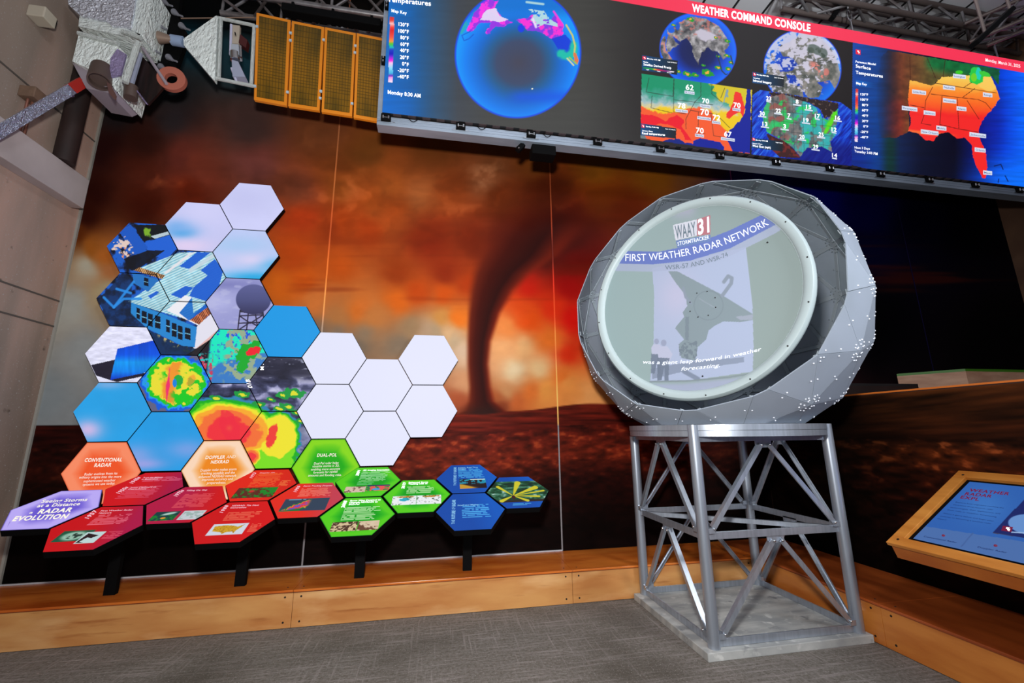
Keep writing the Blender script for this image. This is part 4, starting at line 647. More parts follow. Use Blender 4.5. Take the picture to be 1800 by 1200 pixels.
def usmap(x, y):   # road temperatures
    n = fbm(x/9, y/8, 231, 5); w2 = fbm(x/4, y/4, 233, 4); t = y-184+(x-1190)*-.16
    c = ramp(np.clip((y-(150+(x-1130)*.1)+22*(n-.5)-16*sm(1215, 1290, x)*0)/42, 0, 1), [(0, (20, 146, 104)), (.35, (70, 160, 140)), (.62, (164, 190, 196)), (.78, (222, 206, 150)), (.9, (240, 204, 40)), (1, (240, 200, 20))])
    yl = sm(0, 3, x-1225+(y-160)*-.9-30+26*(n-.5))*sm(1130, 1131, x)*sm(205, 190, y+(x-1250)*-.35); c = mixc(c, (236, 200, 24), yl*.9)
    hot = np.interp(x, [1126, 1160, 1185, 1215, 1230, 1250, 1256, 1262, 1290, 1320], [186, 200, 198, 190, 189, 195, 208, 216, 240, 262]); m = sm(hot-1.5, hot+1.5, y+6*(w2-.5)); c = mixc(c, (246, 92, 44), m)
    dr = inpoly(x+7*(n-.5), y+7*(n-.5), s1([(40, 800), (150, 810), (280, 870), (400, 810), (480, 870), (440, 920), (500, 1000), (560, 1080), (480, 1060), (440, 960), (300, 900), (40, 920)])); c = mixc(c, (236, 22, 40), dr); hv = inpoly(x+4*(n-.5), y+4*(n-.5), s1([(980, 570), (1040, 590), (1080, 740), (1060, 830), (1030, 780), (1000, 790), (920, 850), (890, 830), (960, 700)])); c = mixc(c, (240, 50, 40), hv)
    c = mixc(c, (130, 160, 176), sm(.5, .6, n)*inpoly(x, y, s1([(780, 790), (880, 700), (960, 550), (900, 540), (860, 700), (820, 760)])))
    sea = inpoly(x+3*(w2-.5), y+3*(w2-.5), s1([(1100, 540), (1090, 700), (1080, 800), (1040, 860), (960, 940), (890, 1000), (910, 1070), (960, 1180), (1143, 1200), (1143, 540)])) | inpoly(x+3*(w2-.5), y+3*(w2-.5), s1([(560, 1070), (620, 1045), (760, 1070), (830, 1080), (870, 1130), (880, 1200), (200, 1110), (290, 1060), (420, 1050), (480, 1090), (560, 1100)])); c = mixc(c, (12, 30, 150), sea); c = mixc(c, (8, 34, 110), sea*sm(1220, 1200, x)*.6)
    c = mixc(c, (110, 126, 130), inpoly(x, y, s1([(30, 1010), (80, 1020), (120, 1100), (30, 1090)])))
    for p in ([(120, 440), (90, 580), (360, 625), (370, 450)], [(370, 450), (365, 780), (490, 800)], [(150, 620), (140, 740), (350, 790)], [(640, 480), (640, 620), (580, 680), (490, 850), (490, 950)], [(370, 660), (560, 680), (760, 710)], [(540, 765), (760, 800)], [(616, 780), (612, 990), (680, 1000)], [(740, 810), (770, 1020), (890, 1040)], [(750, 500), (750, 600), (850, 680)], [(790, 800), (930, 940)], [(880, 540), (840, 640)]): c = mixc(c, (40, 40, 30), sm(.75, .3, segd(x, y, s1(p)))*.7)
    return c
def wind(x, y):
    n = fbm(x/7, y/7, 241, 5); st = fbm((x+y*.8)/3, (y-x*.3)/16, 243, 3); c = ramp(st, [(.2, (4, 20, 130)), (.5, (6, 60, 206)), (.85, (60, 130, 236))]); c = mixc(c, (4, 10, 110), sm(240, 262, y)*.75*(x > 1380))
    w2 = fbm(x/3, y/3, 245, 4); wx = x+4*(w2-.5); wy = y+4*(w2-.5)
    ca = inpoly(wx, wy, s2([(280, 280), (420, 290), (1100, 410), (1090, 460), (1000, 560), (930, 590), (880, 480), (740, 400), (300, 330)])); c = mixc(c, (40, 26, 24), ca); c = mixc(c, (110, 90, 80), ca*sm(.62, .68, w2))
    mx = inpoly(wx, wy, s2([(250, 760), (330, 800), (470, 860), (560, 940), (650, 1050), (400, 1040), (310, 950)])); c = mixc(c, (60, 26, 24), mx); c = mixc(c, (130, 40, 34), mx*sm(.5, .6, n)*.7)
    us = inpoly(wx, wy, s2([(250, 390), (300, 330), (440, 300), (720, 400), (800, 440), (860, 470), (900, 580), (960, 600), (1040, 510), (1090, 470), (1080, 600), (1060, 700), (1060, 780), (1000, 860), (1020, 980), (980, 960), (900, 920), (720, 930), (650, 1040), (560, 930), (470, 860), (330, 790), (250, 740), (210, 600), (215, 480)]))
    uc = ramp(n, [(.25, (70, 80, 84)), (.5, (110, 112, 112)), (.8, (140, 130, 126))]); ww = fbm(x/11, y/11, 247, 4); uc = mixc(uc, (150, 80, 70), sm(.48, .58, ww)*sm(1395, 1375, x)*.8); uc = mixc(uc, (40, 190, 190), sm(.42, .56, fbm(x/12, y/12, 249, 4))*sm(1380, 1410, x)*.8); uc = mixc(uc, (30, 206, 90), sm(.6, .66, fbm(x/10, y/10, 251, 4))*.85); uc = mixc(uc, (90, 220, 20), sm(5, 2, segd(x, y, s2([(940, 740), (1000, 640), (1050, 520)]))+5*(n-.5))); uc = mixc(uc, (40, 200, 110), sm(8, 4, segd(x, y, s2([(250, 430), (225, 560), (260, 720), (340, 640)]))+8*(n-.5))*.8)
    c = np.where(us[..., None], uc, c); c = mixc(c, (16, 90, 220), inpoly(x, y, s2([(780, 430), (860, 420), (880, 480), (940, 490), (940, 570), (880, 520), (850, 540), (840, 470)]))*us*.9)
    for k in range(7): c = mixc(c, (50, 50, 50), us*sm(.6, .3, np.abs(x-(1343+k*17)-(y-200)*.04))*.5); c = mixc(c, (50, 50, 50), us*sm(.6, .3, np.abs(y-(182+k*17)-(x-1400)*.1))*.5)
    return c
def tmap(x, y):   # surface temperatures, right
    n = fbm(x/12, y/9, 261, 5); w2 = fbm(x/3.5, y/3.5, 263, 4); st = fbm(x/40, y/3.5, 265, 3)
    c = ramp(np.clip((x-1498)/300, 0, 1), [(0, (6, 66, 160)), (.14, (4, 60, 136)), (.24, (8, 34, 80)), (.4, (3, 10, 40)), (.6, (0, 0, 24)), (.76, (2, 20, 120)), (.9, (2, 70, 220)), (1, (6, 96, 246))]); c = mixc(c, (2, 18, 120), sm(180, 290, y)*sm(1555, 1500, x)*.6); c = mixc(c, (4, 50, 26), sm(20, 0, np.abs(x-1565))*sm(225, 250, y)*.7); c = mixc(c, (10, 24, 150), np.exp(-((x-1745)/26)**2-((y-220)/50)**2)*.6); c = mixc(c, (8, 110, 246), sm(255, 320, y)*sm(1660, 1790, x)*.9)
    c = c*(.85+.3*st)[..., None]; wx = x+3*(w2-.5); wy = y+3*(w2-.5)
    ol = inpoly(wx, wy, s4([(0, -60), (1030, 110), (1020, 260), (960, 180), (500, 180), (400, 270), (210, 210), (190, 400), (200, 680), (90, 740), (-60, 740), (-110, 400), (-60, 0)])); oc = ramp(np.clip((x-1560)/80, 0, 1), [(0, (60, 24, 16)), (.3, (110, 54, 30)), (1, (96, 84, 40))]); oc = mixc(oc, (14, 100, 50), sm(125, 104, y-(x-1600)*.2)*sm(1620, 1640, x)); oc = mixc(oc, (130, 34, 24), sm(160, 190, y)*sm(1600, 1580, x)*.6); oc = mixc(oc, (20, 90, 60), sm(1700, 1720, x)*.8); oc = oc*(.7+.6*n)[..., None]; f = sm(1535, 1590, x)
    c = mixc(c, (0, 0, 0), 0*f); c = c*(1-(ol*f)[..., None])+oc*(ol*f)[..., None]
    la = inpoly(wx, wy, s4([(205, 210), (410, 265), (500, 185), (700, 170), (950, 180), (1000, 290), (1030, 380), (960, 480), (870, 580), (835, 680), (850, 760), (900, 860), (915, 1000), (900, 1115), (870, 1110), (810, 990), (780, 900), (775, 810), (710, 740), (640, 750), (560, 690), (480, 700), (420, 770), (350, 765), (280, 700), (190, 680), (215, 600), (190, 400)]))
    lc = ramp(np.clip((y+6*(n-.5)+3*(w2-.5)-(130+(x-1600)*.07))/72, 0, 1), [(0, (246, 206, 90)), (.22, (248, 180, 70)), (.34, (250, 140, 44)), (.62, (250, 104, 34)), (.78, (248, 80, 34)), (.95, (242, 36, 36)), (1, (244, 40, 38))]); lc = mixc(lc, (250, 150, 60), sm(5, 1, np.abs(y-235-(x-1640)*.1))*sm(1690, 1650, x)*.6); lc = mixc(lc, (250, 204, 96), sm(1.0, .8, ell(x, y, 1738, 148, 18, 13)+(n-.5)*.4)*.8)
    c = np.where(la[..., None], lc, c); g = ell(x, y, 1716, 134, 11, 13)+(w2-.5)*.5; c = mixc(c, (40, 200, 70), sm(1.2, 1.1, g)); c = mixc(c, (30, 206, 180), sm(.9, .8, ell(x, y, 1720, 130, 6, 12)+(w2-.5)*.4)); c = mixc(c, (110, 210, 40), sm(1.1, 1, ell(x, y, 1712, 136, 5, 7))); c = mixc(c, (60, 200, 60), sm(1.2, 1, ell(x, y, 1731, 130, 9, 4, .3)+(w2-.5)*.5)); c = mixc(c, (60, 200, 40), sm(1.2, 1, ell(x, y, 1686, 127, 6, 3)))
    for p in ([(205, 0), (210, 210)], [(360, 0), (440, 190)], [(530, 20), (510, 180)], [(415, 275), (350, 400), (340, 520), (310, 610), (400, 625)], [(205, 440), (335, 465)], [(440, 240), (1000, 330)], [(400, 340), (640, 370), (830, 390)], [(500, 360), (480, 620), (650, 660)], [(640, 380), (655, 660), (830, 690)], [(730, 400), (840, 570)], [(830, 390), (900, 420), (950, 480)], [(690, 370), (800, 290)], [(700, 280), (770, 235)]): c = mixc(c, (60, 20, 10), sm(.75, .3, segd(x, y, s4(p)))*.8)
    for p in ([(980, 1000), (1040, 985), (1060, 1030)], [(1015, 1150), (1020, 1120)], [(1080, 1090), (1105, 1140)]): c = mixc(c, (2, 10, 60), sm(1.2, .5, segd(x, y, s4(p)))*.8)
    return c
def card(c, x, y, pts):
    m = inpoly(x, y, pts); x0 = min(p[0] for p in pts); x1 = max(p[0] for p in pts); cc = ramp(np.clip((x-x0)/(x1-x0), 0, 1), [(0, (4, 74, 130)), (.5, (8, 50, 84)), (1, (26, 30, 36))]); return np.where(m[..., None], cc, c)
def ledpaint(x, y):
    st = fbm(x/60, y/5, 281, 3); c = ramp(np.clip((x-672)/190, 0, 1), [(0, (4, 106, 196)), (.25, (10, 92, 166)), (.5, (44, 78, 110)), (.7, (60, 66, 74)), (1, (64, 64, 60))]); c = mixc(c, (0, 104, 206), sm(120, 200, y)*sm(760, 680, x)*.6); c = mixc(c, (54, 70, 110), np.exp(-((x-690)/50)**2-((y-10)/30)**2)*.0)
    c = c*(.95+.1*st)[..., None]; c = mixc(c, (34, 30, 28), sm(1000, 1180, x)); c = mixc(c, (22, 16, 12), sm(1200, 1400, x)*sm(0, 60, y)*.7)
    k = inpoly(x, y, Z((420, 0), .25, [(1062, 118), (1092, 122), (1080, 580), (1050, 578)])); c = np.where(k[..., None], ramp(np.clip((y-30)/115, 0, 1), KEY), c); mk = inpoly(x, y, Z((420, 0), .25, [(1064, 50), (1270, 88), (1270, 132), (1062, 100)])); c = mixc(c, (0, 108, 190), mk*sm(738, 690, x)*.9)
    c = globe(c, x, y, 910.5, 94, 109, 112.5, .35, g1); c = globe(c, x, y, 1227, 88, 67.5, 64, .5, g2); c = globe(c, x, y, 1410.5, 120, 68, 66.5, .6, g3)
    m = inpoly(x, y, [(1128, 129), (1322, 157.5), (1318, 270), (1126, 243)]); c[m] = usmap(x[m], y[m]); m = inpoly(x, y, [(1323, 167), (1336, 158), (1478, 180), (1497, 194), (1497, 292), (1321, 271)]); c[m] = wind(x[m], y[m])
    m = inpoly(x, y, [(1499, 74), (2200, 190), (2200, 460), (1497, 290)]); c[m] = tmap(x[m], y[m])
    for p in (Z((1120, 60), 1/5.714, [(52, 212), (408, 266), (402, 408), (48, 364)]), Z((1120, 60), 1/5.714, [(36, 898), (394, 944), (390, 1050), (36, 1016)]), Z((1310, 120), 1/6.667, [(84, 40), (460, 98), (452, 220), (84, 172)]), Z((1310, 120), 1/6.667, [(78, 812), (440, 860), (440, 972), (78, 930)])): c = card(c, x, y, p)
    g = inpoly(x, y, Z((1120, 60), 1/5.714, [(60, 330), (370, 374), (368, 386), (60, 346)])); c = np.where(g[..., None], ramp(np.clip((x-1130)/54, 0, 1), [(0, (10, 130, 80)), (.3, (20, 170, 60)), (.38, (230, 180, 40)), (.5, (230, 40, 60)), (.75, (130, 20, 130)), (.9, (240, 220, 240)), (1, (250, 250, 250))]), c)
    k = inpoly(x, y, Z((1490, 70), 1/5.217, [(74, 445), (96, 450), (92, 935), (64, 930)])); c = np.where(k[..., None], ramp(np.clip((y-156)/92, 0, 1), KEY), c); mk = inpoly(x, y, Z((1490, 70), 1/5.217, [(74, 366), (280, 400), (280, 450), (74, 420)])); c = mixc(c, (0, 96, 190), mk*sm(1545, 1510, x)*.9)
    rb = 36+(x-1280)*.1732; return np.where((y < rb)[..., None], np.array([246, 52, 84.]), c)
led = thing('led_wall', 'huge LED video wall headed WEATHER COMMAND CONSOLE hanging over the mural', 'video wall', ((LX0+LX1)/2, YL, LZ0))
xs = np.concatenate([np.arange(LX0, 4.6, .0068), np.arange(4.6, LX1, .008), [LX1]]); zs = np.concatenate([np.arange(LZ0, LZ1, .0065), [LZ1]]); GX, GZ = np.meshgrid(xs, zs); GP = np.stack([GX, np.full_like(GX, YL), GZ], -1); a, b = proj(GP)
_c = ledpaint(a, b); _r = GZ > 6.265; _c[_r] = (246, 52, 84); grid_mesh('display', GP, GX.shape, _c, SCREEN, led)
MB().box((LX0, YL+.003, LZ0), (LX1, YL+.06, LZ1)).build('cabinet_back', DARK, led)
FRM = tex(mat('frame_profile', (150, 160, 176), .45, .3), (156, 168, 184), (136, 148, 162), 6, 3, (.3, 1, 1))
RLF = MB().box((LX0-.05, YL+.035, LZ0-.108), (LX1, YL+.15, LZ0-.012))
for zz in (.045, .075): RLF.box((LX0-.05, YL+.030, LZ0-zz), (LX1, YL+.035, LZ0-zz+.012))
RLF.build('bottom_rail', FRM, led, bevel=.002)
RLF = MB().box((LX0-.05, YL+.035, LZ0-.011), (LX0-.006, YL+.15, LZ1-.02)); RLF.box((LX0-.036, YL+.030, LZ0-.011), (LX0-.022, YL+.035, LZ1-.02))
RLF.build('side_rail', FRM, led, bevel=.002)
MB().box((LX0+.01, YL+.062, LZ1-.07), (LX1, YL+.145, LZ1-.01)).build('top_rail', FRM, led)
for k in range(13):
    x = LX0+.03+k*.705; cl = MB().box((x-.04, YL+.002, LZ0-.078), (x+.05, YL+.028, LZ0-.008)).build('clamp', BLACK, led); m_ = MB()
    for dx in (-.02, .03): m_.tube((x+dx, YL-.004, LZ0-.066), (x+dx, YL-.004, LZ0-.036), .009, 10)
    m_.box((x-.012, YL-.006, LZ0-.055), (x+.022, YL+.001, LZ0-.047)); m_.box((x-.075, YL+.022, LZ0-.082), (x+.085, YL+.029, LZ0-.074)); m_.build('latch', STEEL, cl)
for k in range(3):
    z = LZ0+.55+k*.66
    cl = MB().box((LX0-.04, YL+.002, z), (LX0-.002, YL+.028, z+.085)).build('clamp', BLACK, led); m_ = MB(); m_.tube((LX0-.022, YL-.004, z+.012), (LX0-.022, YL-.004, z+.035), .008, 10); m_.tube((LX0-.022, YL-.004, z+.05), (LX0-.022, YL-.004, z+.073), .008, 10); m_.build('latch', STEEL, cl)
dm = MB()
for k in range(66): x = LX0+.1+k*.136; dm.box((x, YL-.0004, LZ0-.0075), (x+.075, YL+.03, LZ0-.001))
dm.build('module_edge', mat('module_edge', (60, 44, 44), .6), led)
for k, x in enumerate((-.29, .37, 1.02)):
    pts = [Vector((x-.045+.09*j/10+(.02 if k == 2 else 0), YL+.024, LZ0-.010-.035*math.sin(math.pi*j/10))) for j in range(11)]; MB().path(pts, .0035, 6).build('cable_loop', BLACK, led)
q1 = lambda pts: Z((420, 0), .25, pts)
TX = []
def T(s, o, sc, a, b, h, bold=.02, sh=0): TX.append((s, [D(o, sc, a), D(o, sc, b)], (0, -h), bold, sh))
o1 = (420, 0)
T('Temperatures', (0, 0), 1, (681, 2.6), (757.5, 10.2), 8.5, .03); T('Map Key', o1, .25, (1073, 84), (1180, 102), 5.4, .02)
for s_, x0_, y_ in (('120°F', 1123, 180), ('100°F', 1121, 227), ('80°F', 1135, 273), ('60°F', 1135, 319), ('40°F', 1133, 363), ('20°F', 1132, 411), ('0°F', 1147, 458), ('-20°F', 1117, 503), ('-40°F', 1115, 547)): T(s_, o1, .25, (x0_, y_+1), (1194, y_+9), 6.2, .03)
T('Monday 8:30 AM', o1, .25, (1047, 659), (1277, 686), 6.6, .02)
T('Forecast Model', (1490, 70), 1/5.217, (74, 208), (258, 234), 3.6, .012); T('Surface', (1490, 70), 1/5.217, (74, 252), (212, 276), 5.4, .02); T('Temperatures', (1490, 70), 1/5.217, (74, 310), (322, 347), 5.4, .02); T('Map Key', (1490, 70), 1/5.217, (78, 406), (176, 418), 4, .02)
for s_, x0_, y_ in (('120°F', 118, 508), ('100°F', 118, 556), ('80°F', 132, 606), ('60°F', 132, 654), ('40°F', 132, 703), ('20°F', 132, 753), ('0°F', 144, 802), ('-20°F', 118, 852), ('-40°F', 118, 900)): T(s_, (1490, 70), 1/5.217, (x0_, y_), (188, y_+5), 4, .02)
T('Next 3 Days', (1490, 70), 1/5.217, (64, 996), (204, 1008), 4, .01); T('Tuesday 3:00 PM', (1490, 70), 1/5.217, (62, 1030), (274, 1056), 4.4, .01)
s_1 = ((1120, 60), 1/5.714); s_2 = ((1310, 120), 1/6.667); s_4 = ((1560, 100), 1/5.217)
for (sc_, items) in ((s_1, [('Monday 6:00 AM', (100, 250), (232, 268), 2.2), ('Last 6 Hours', (306, 282), (396, 293), 1.7), ('Radar', (64, 282), (112, 290), 2.2), ('Satellite Derived Precip', (64, 313), (342, 350), 4), ('Light', (92, 358), (120, 362), 1.5), ('Heavy', (200, 374), (234, 378), 1.5), ('Extreme', (300, 388), (344, 394), 1.5),
        ('Sunday 9:00 PM', (88, 932), (215, 946), 2.2), ('Last 12 Hours', (284, 954), (384, 966), 1.7), ('Sensor Data', (52, 974), (156, 984), 2.2), ('Road temperatures', (50, 1004), (280, 1022), 4)]),
        (s_2, [('Monday 8:00 AM', (134, 78), (274, 100), 2), ('Last 12 Hours', (342, 112), (446, 126), 1.7), ('Satellite', (96, 118), (172, 128), 1.9), ('Infrared Imagery', (94, 154), (308, 184), 3.8), ('Monday 8:00 AM', (122, 846), (264, 860), 2), ('Right Now', (358, 872), (438, 882), 1.7), ('Sensor Data', (86, 884), (200, 896), 1.9), ('Wind Gust (mph)', (84, 918), (298, 942), 3.8)])):
    for s_, a_, b_, h_ in items: T(s_, sc_[0], sc_[1], a_, b_, h_, .02)
NUM1 = [('62', 488, 556, 78, 'St. Louis', 480, 588, 96), ('70', 652, 690, 70, 'Nashville', 636, 724, 100), ('78', 410, 738, 74, 'Little Rock', 388, 770, 120), ('70', 636, 806, 84, 'Huntsville', 608, 844, 134), ('72', 760, 858, 74, 'Atlanta', 756, 888, 82), ('70', 968, 732, 70, 'Raleigh', 962, 760, 76), ('70', 592, 988, 76, 'Mobile', 586, 1020, 84), ('67', 874, 1024, 74, 'Jacksonville', 846, 1054, 134)]
TG = []; DT = []
for s_, x_, y_, w_, nm, lx, ly, lw in NUM1:
    T(s_, *s_1, (x_, y_), (x_+w_, y_+w_*.12), w_*.68/5.714, .03); TG.append(Z(*s_1, [(lx-4, ly-22), (lx+lw, ly-22+lw*.13), (lx+lw, ly+8+lw*.13), (lx-4, ly+8)])); DT.append((nm, [D(*s_1, (lx+4, ly)), D(*s_1, (lx+lw-6, ly+lw*.13))], (0, -2.6), .01, 0))
for s_, x_, y_ in (('23', 246, 372), ('8', 592, 412), ('15', 714, 472), ('22', 358, 516), ('30', 170, 548), ('7', 498, 574), ('17', 816, 578), ('19', 684, 626), ('16', 1054, 600), ('13', 202, 672), ('3', 446, 700), ('12', 1012, 736), ('25', 860, 794), ('20', 636, 822), ('29', 796, 938), ('14', 1018, 1038)):
    w_ = 32 if len(s_) == 1 else 58; T(s_, *s_2, (x_, y_), (x_+w_, y_+w_*.12), 46/6.667, .03); hw = 28 if s_ in '23 7 12 14 17'.split() else 48; TG.append(Z(*s_2, [(x_+w_/2-hw, y_+4), (x_+w_/2+hw, y_+16), (x_+w_/2+hw, y_+32), (x_+w_/2-hw, y_+20)]))
for nm, lx, ly, lw in (('Lexington', 606, 186, 112), ('Little Rock', 230, 330, 124), ('Nashville', 514, 290, 106), ('Raleigh', 880, 358, 82), ('Huntsville', 514, 410, 118), ('Shreveport', 136, 480, 138), ('Jackson', 336, 522, 104), ('Atlanta', 638, 484, 86), ('Mobile', 452, 662, 88), ('New Orleans', 310, 696, 158), ('Jacksonville', 756, 722, 148), ('Orlando', 804, 862, 96), ('Miami', 882, 1072, 78)):
    TG.append(Z(*s_4, [(lx-4, ly-34), (lx+lw, ly-34+lw*.14), (lx+lw, ly+2+lw*.14), (lx-4, ly+6)])); DT.append((nm, [D(*s_4, (lx+6, ly-4)), D(*s_4, (lx+lw-8, ly-6+lw*.14))], (0, -3.4), .01, 0))
blocks(TG, ledp, .0005, emit_mat('name_tag', (222, 230, 248), .95), led, 'name_tags'); tg = bpy.data.objects['name_tags']
letter(DT, ledp, .001, emit_mat('dark_blue_letter', (52, 78, 140), .9), led, 'place_names'); letter(TX, ledp, .001, WHITE, led, 'screen_writing')
TX2 = [('WEATHER COMMAND CONSOLE', [(1216.6, 19.8), (1424.5, 55.8)], (0, -13), .05, 0)]
letter(TX2, ledp, .001, WHITE, led, 'heading'); letter([('Monday, March 31, 2025', [(1732.5, 107.5), (1793.5, 119)], (0, -5.4), .015, 0)], ledp, .001, WHITE, led, 'date_line')
lg = [Z(*s_1, [(54, 220), (90, 226), (88, 258), (54, 252)]), Z(*s_1, [(44, 904), (74, 910), (74, 942), (44, 936)]), Z(*s_2, [(92, 50), (124, 56), (124, 92), (92, 86)]), Z(*s_2, [(82, 812), (114, 818), (114, 852), (82, 846)]), Z((1490, 70), 1/5.217, [(74, 86), (118, 94), (118, 138), (74, 130)])]
lo_ = blocks(lg, ledp, .0005, emit_mat('logo_red', (240, 36, 66), .95), led, 'logo_squares')
wl = []
for q in lg:
    (x0_, y0_), (x1_, y1_), (x2_, y2_), _ = q; w_ = x1_-x0_; U = lambda a_, b_: (x0_+w_*a_, y0_+(y1_-y0_)*a_+(y2_-y1_)*b_)
    wl += [[U(.3, .22), U(.66, .2), U(.6, .42), U(.4, .42)], [U(.42, .46), U(.86, .44), U(.66, .86), U(.6, .6)]]
blocks(wl, ledp, .001, WHITE, lo_, 'logo_mark')
a = at_y(957, 254, YL+.1)
tag(MB().box((a.x-.14, YL+.06, LZ0-.215), (a.x+.11, YL+.2, LZ0-.109)).build('ceiling_speaker', BLACK, bevel=.008), 'small black box fixed beneath the LED wall frame', 'speaker')
t = thing('clip_camera', 'tiny black clip lamp hanging under the LED wall left of the black box', 'lamp', (a.x-.25, YL+.1, LZ0-.11)); MB().bar((a.x-.285, YL+.1, LZ0-.18), (a.x-.225, YL+.1, LZ0-.11), .05, .05).build('housing', BLACK, t); MB().ball((a.x-.275, YL+.07, LZ0-.17), .008).build('knob', STEEL, t)  # small black camera body, gives no light
# ------------------------------------------------------------------ radar stand
TX0, TX1, TY0, TY1 = 1.885, 3.04, 2.91, 3.885; TCX, TCY = 2.46, 3.40
t = thing('plinth_slab', 'low square concrete slab under the aluminium radar stand', 'plinth', (2.45, 3.38, 0))
MB().box((1.795, 2.85, 0), (3.097, 3.92, .053)).build('slab', SLABM, t, bevel=.004)
tw = thing('radar_stand', 'four-legged aluminium lattice stand carrying the radar dome', 'stand', (TCX, TCY, .053))
LEGS = [(TX0, TY0), (TX1, TY0), (TX1, TY1), (TX0, TY1)]
for k, (x, y) in enumerate(LEGS):
    lg_ = MB().tube((x, y, .0535), (x, y, 1.525 if k < 2 else 1.43), .040, 28)
    lg_.build('leg', ALU, tw, smooth=True)
rg = MB(); rg.lathe([(.60, 1.4845), (.765, 1.4845), (.765, 1.5255), (.60, 1.5255), (.60, 1.4845)], (TCX, TCY, 0), (0, 0, 1), 96); rg.build('upper_ring', ALU, tw, smooth=True)
rg = MB(); rg.lathe([(.60, 1.440), (.762, 1.440), (.762, 1.4815), (.60, 1.4815), (.60, 1.440)], (TCX, TCY, 0), (0, 0, 1), 96); rg.build('lower_ring', ALU, tw, smooth=True)
for (a, b) in zip(LEGS, LEGS[1:]+LEGS[:1]):
    a = Vector((*a, 0)); b = Vector((*b, 0)); d = (b-a).normalized(); mid = (a+b)/2; inn = (Vector((TCX, TCY, 0))-mid).normalized()
    for z, h in ((1.418, .034), (.752, .05), (.080, .05)):
        MB().bar(a+d*.036+Vector((0, 0, z)), b-d*.036+Vector((0, 0, z)), .012, h).build('rail', ALU, tw, bevel=.001)
    for zt, zb in ((1.402, .80), (.728, .135)):
        gz = Vector((0, 0, zt-.012)); MB().prism([mid+d*-.07+Vector((0, 0, zt+.01)), mid+d*.07+Vector((0, 0, zt+.01)), mid+d*.07+Vector((0, 0, zt-.03)), mid+d*.05+Vector((0, 0, zt-.05)), mid-d*.05+Vector((0, 0, zt-.05)), mid-d*.07+Vector((0, 0, zt-.03))], inn*.006).build('gusset', ALU, tw)
        for sgn, e in ((-1, a), (1, b)):
            p = mid+d*sgn*.035+Vector((0, 0, zt-.03))-inn*.012; q = e-d*sgn*.075+Vector((0, 0, zb))-inn*.012
            br = MB().bar(p, q, .034, .012, up=tuple(-inn)); br.bar(p+inn*.022-(q-p).normalized()*0+Vector((0, 0, .014)), q+inn*.022+Vector((0, 0, .014)), .005, .030, up=tuple(-inn)); br.build('brace', ALU, tw)
            for w_ in (p, q): MB().ball(w_-inn*.012, .0095, 10, 6).build('bolt', STEEL, tw, smooth=True)
            e2 = e-d*sgn*.055+Vector((0, 0, zb-.012)); MB().box(e2-Vector((.03, .03, .022))*.8, e2+Vector((.03, .03, .022))*.8).build('end_bracket', ALU, tw)
MB().bar((TX0, TY1-.05, .745), (TX1-.03, TY0+.06, .745), .035, .035).build('diagonal_rail', ALU, tw)
# ------------------------------------------------------------------ radar dome
CS = Vector((2.411, 3.332, 2.519)); RS = 1.190
az, el = math.radians(-49.0), math.radians(13.5); ND = Vector((math.sin(az)*math.cos(el), -math.cos(az)*math.cos(el), math.sin(el)))
dm_ = thing('radar_dome', 'grey geodesic radar dome cut open to show a round white dish', 'radar dome', (CS.x, CS.y, 1.527))
def ico3(axis, spin):
    ph = (1+5**.5)/2; V = [Vector(v).normalized() for v in [(-1, ph, 0), (1, ph, 0), (-1, -ph, 0), (1, -ph, 0), (0, -1, ph), (0, 1, ph), (0, -1, -ph), (0, 1, -ph), (ph, 0, -1), (ph, 0, 1), (-ph, 0, -1), (-ph, 0, 1)]]
    Fc = [(0, 11, 5), (0, 5, 1), (0, 1, 7), (0, 7, 10), (0, 10, 11), (1, 5, 9), (5, 11, 4), (11, 10, 2), (10, 7, 6), (7, 1, 8), (3, 9, 4), (3, 4, 2), (3, 2, 6), (3, 6, 8), (3, 8, 9), (4, 9, 5), (2, 4, 11), (6, 2, 10), (8, 6, 7), (9, 8, 1)]
    q = V[0].rotation_difference(axis); R_ = Matrix.Rotation(spin, 3, axis) @ q.to_matrix(); V = [R_ @ v for v in V]; tri = []
    for a, b, c in Fc:
        P = lambda i, j: (V[a]*(3-i-j)+V[b]*i+V[c]*j).normalized()
        for i in range(3):
            for j in range(3-i):
                tri.append((P(i, j), P(i+1, j), P(i, j+1)))
                if i+j < 2: tri.append((P(i+1, j), P(i+1, j+1), P(i, j+1)))
    return tri
tris = [T_ for T_ in ico3(ND, .18) if min(v.dot(ND) for v in T_) < .445]
ZCUT = 1.529
RIMD = .532
def clipr(poly):
    out = []
    for i in range(len(poly)):
        a, b = poly[i], poly[(i+1) % len(poly)]; da, db = (a-CS).dot(ND)-RIMD, (b-CS).dot(ND)-RIMD
        if da <= 0: out.append(a)
        if (da <= 0) != (db <= 0): out.append(a+(b-a)*(da/(da-db)))
    return out
def clipz(poly):
    out = []
    for i in range(len(poly)):
        a, b = poly[i], poly[(i+1) % len(poly)]
        if a.z >= ZCUT: out.append(a)
        if (a.z >= ZCUT) != (b.z >= ZCUT): out.append(a+(b-a)*((ZCUT-a.z)/(b.z-a.z)))
    return out
flange = MB(); edges = {}; bolts_out = []; npan = 0
def vk(v): return tuple(round(c, 4) for c in v)
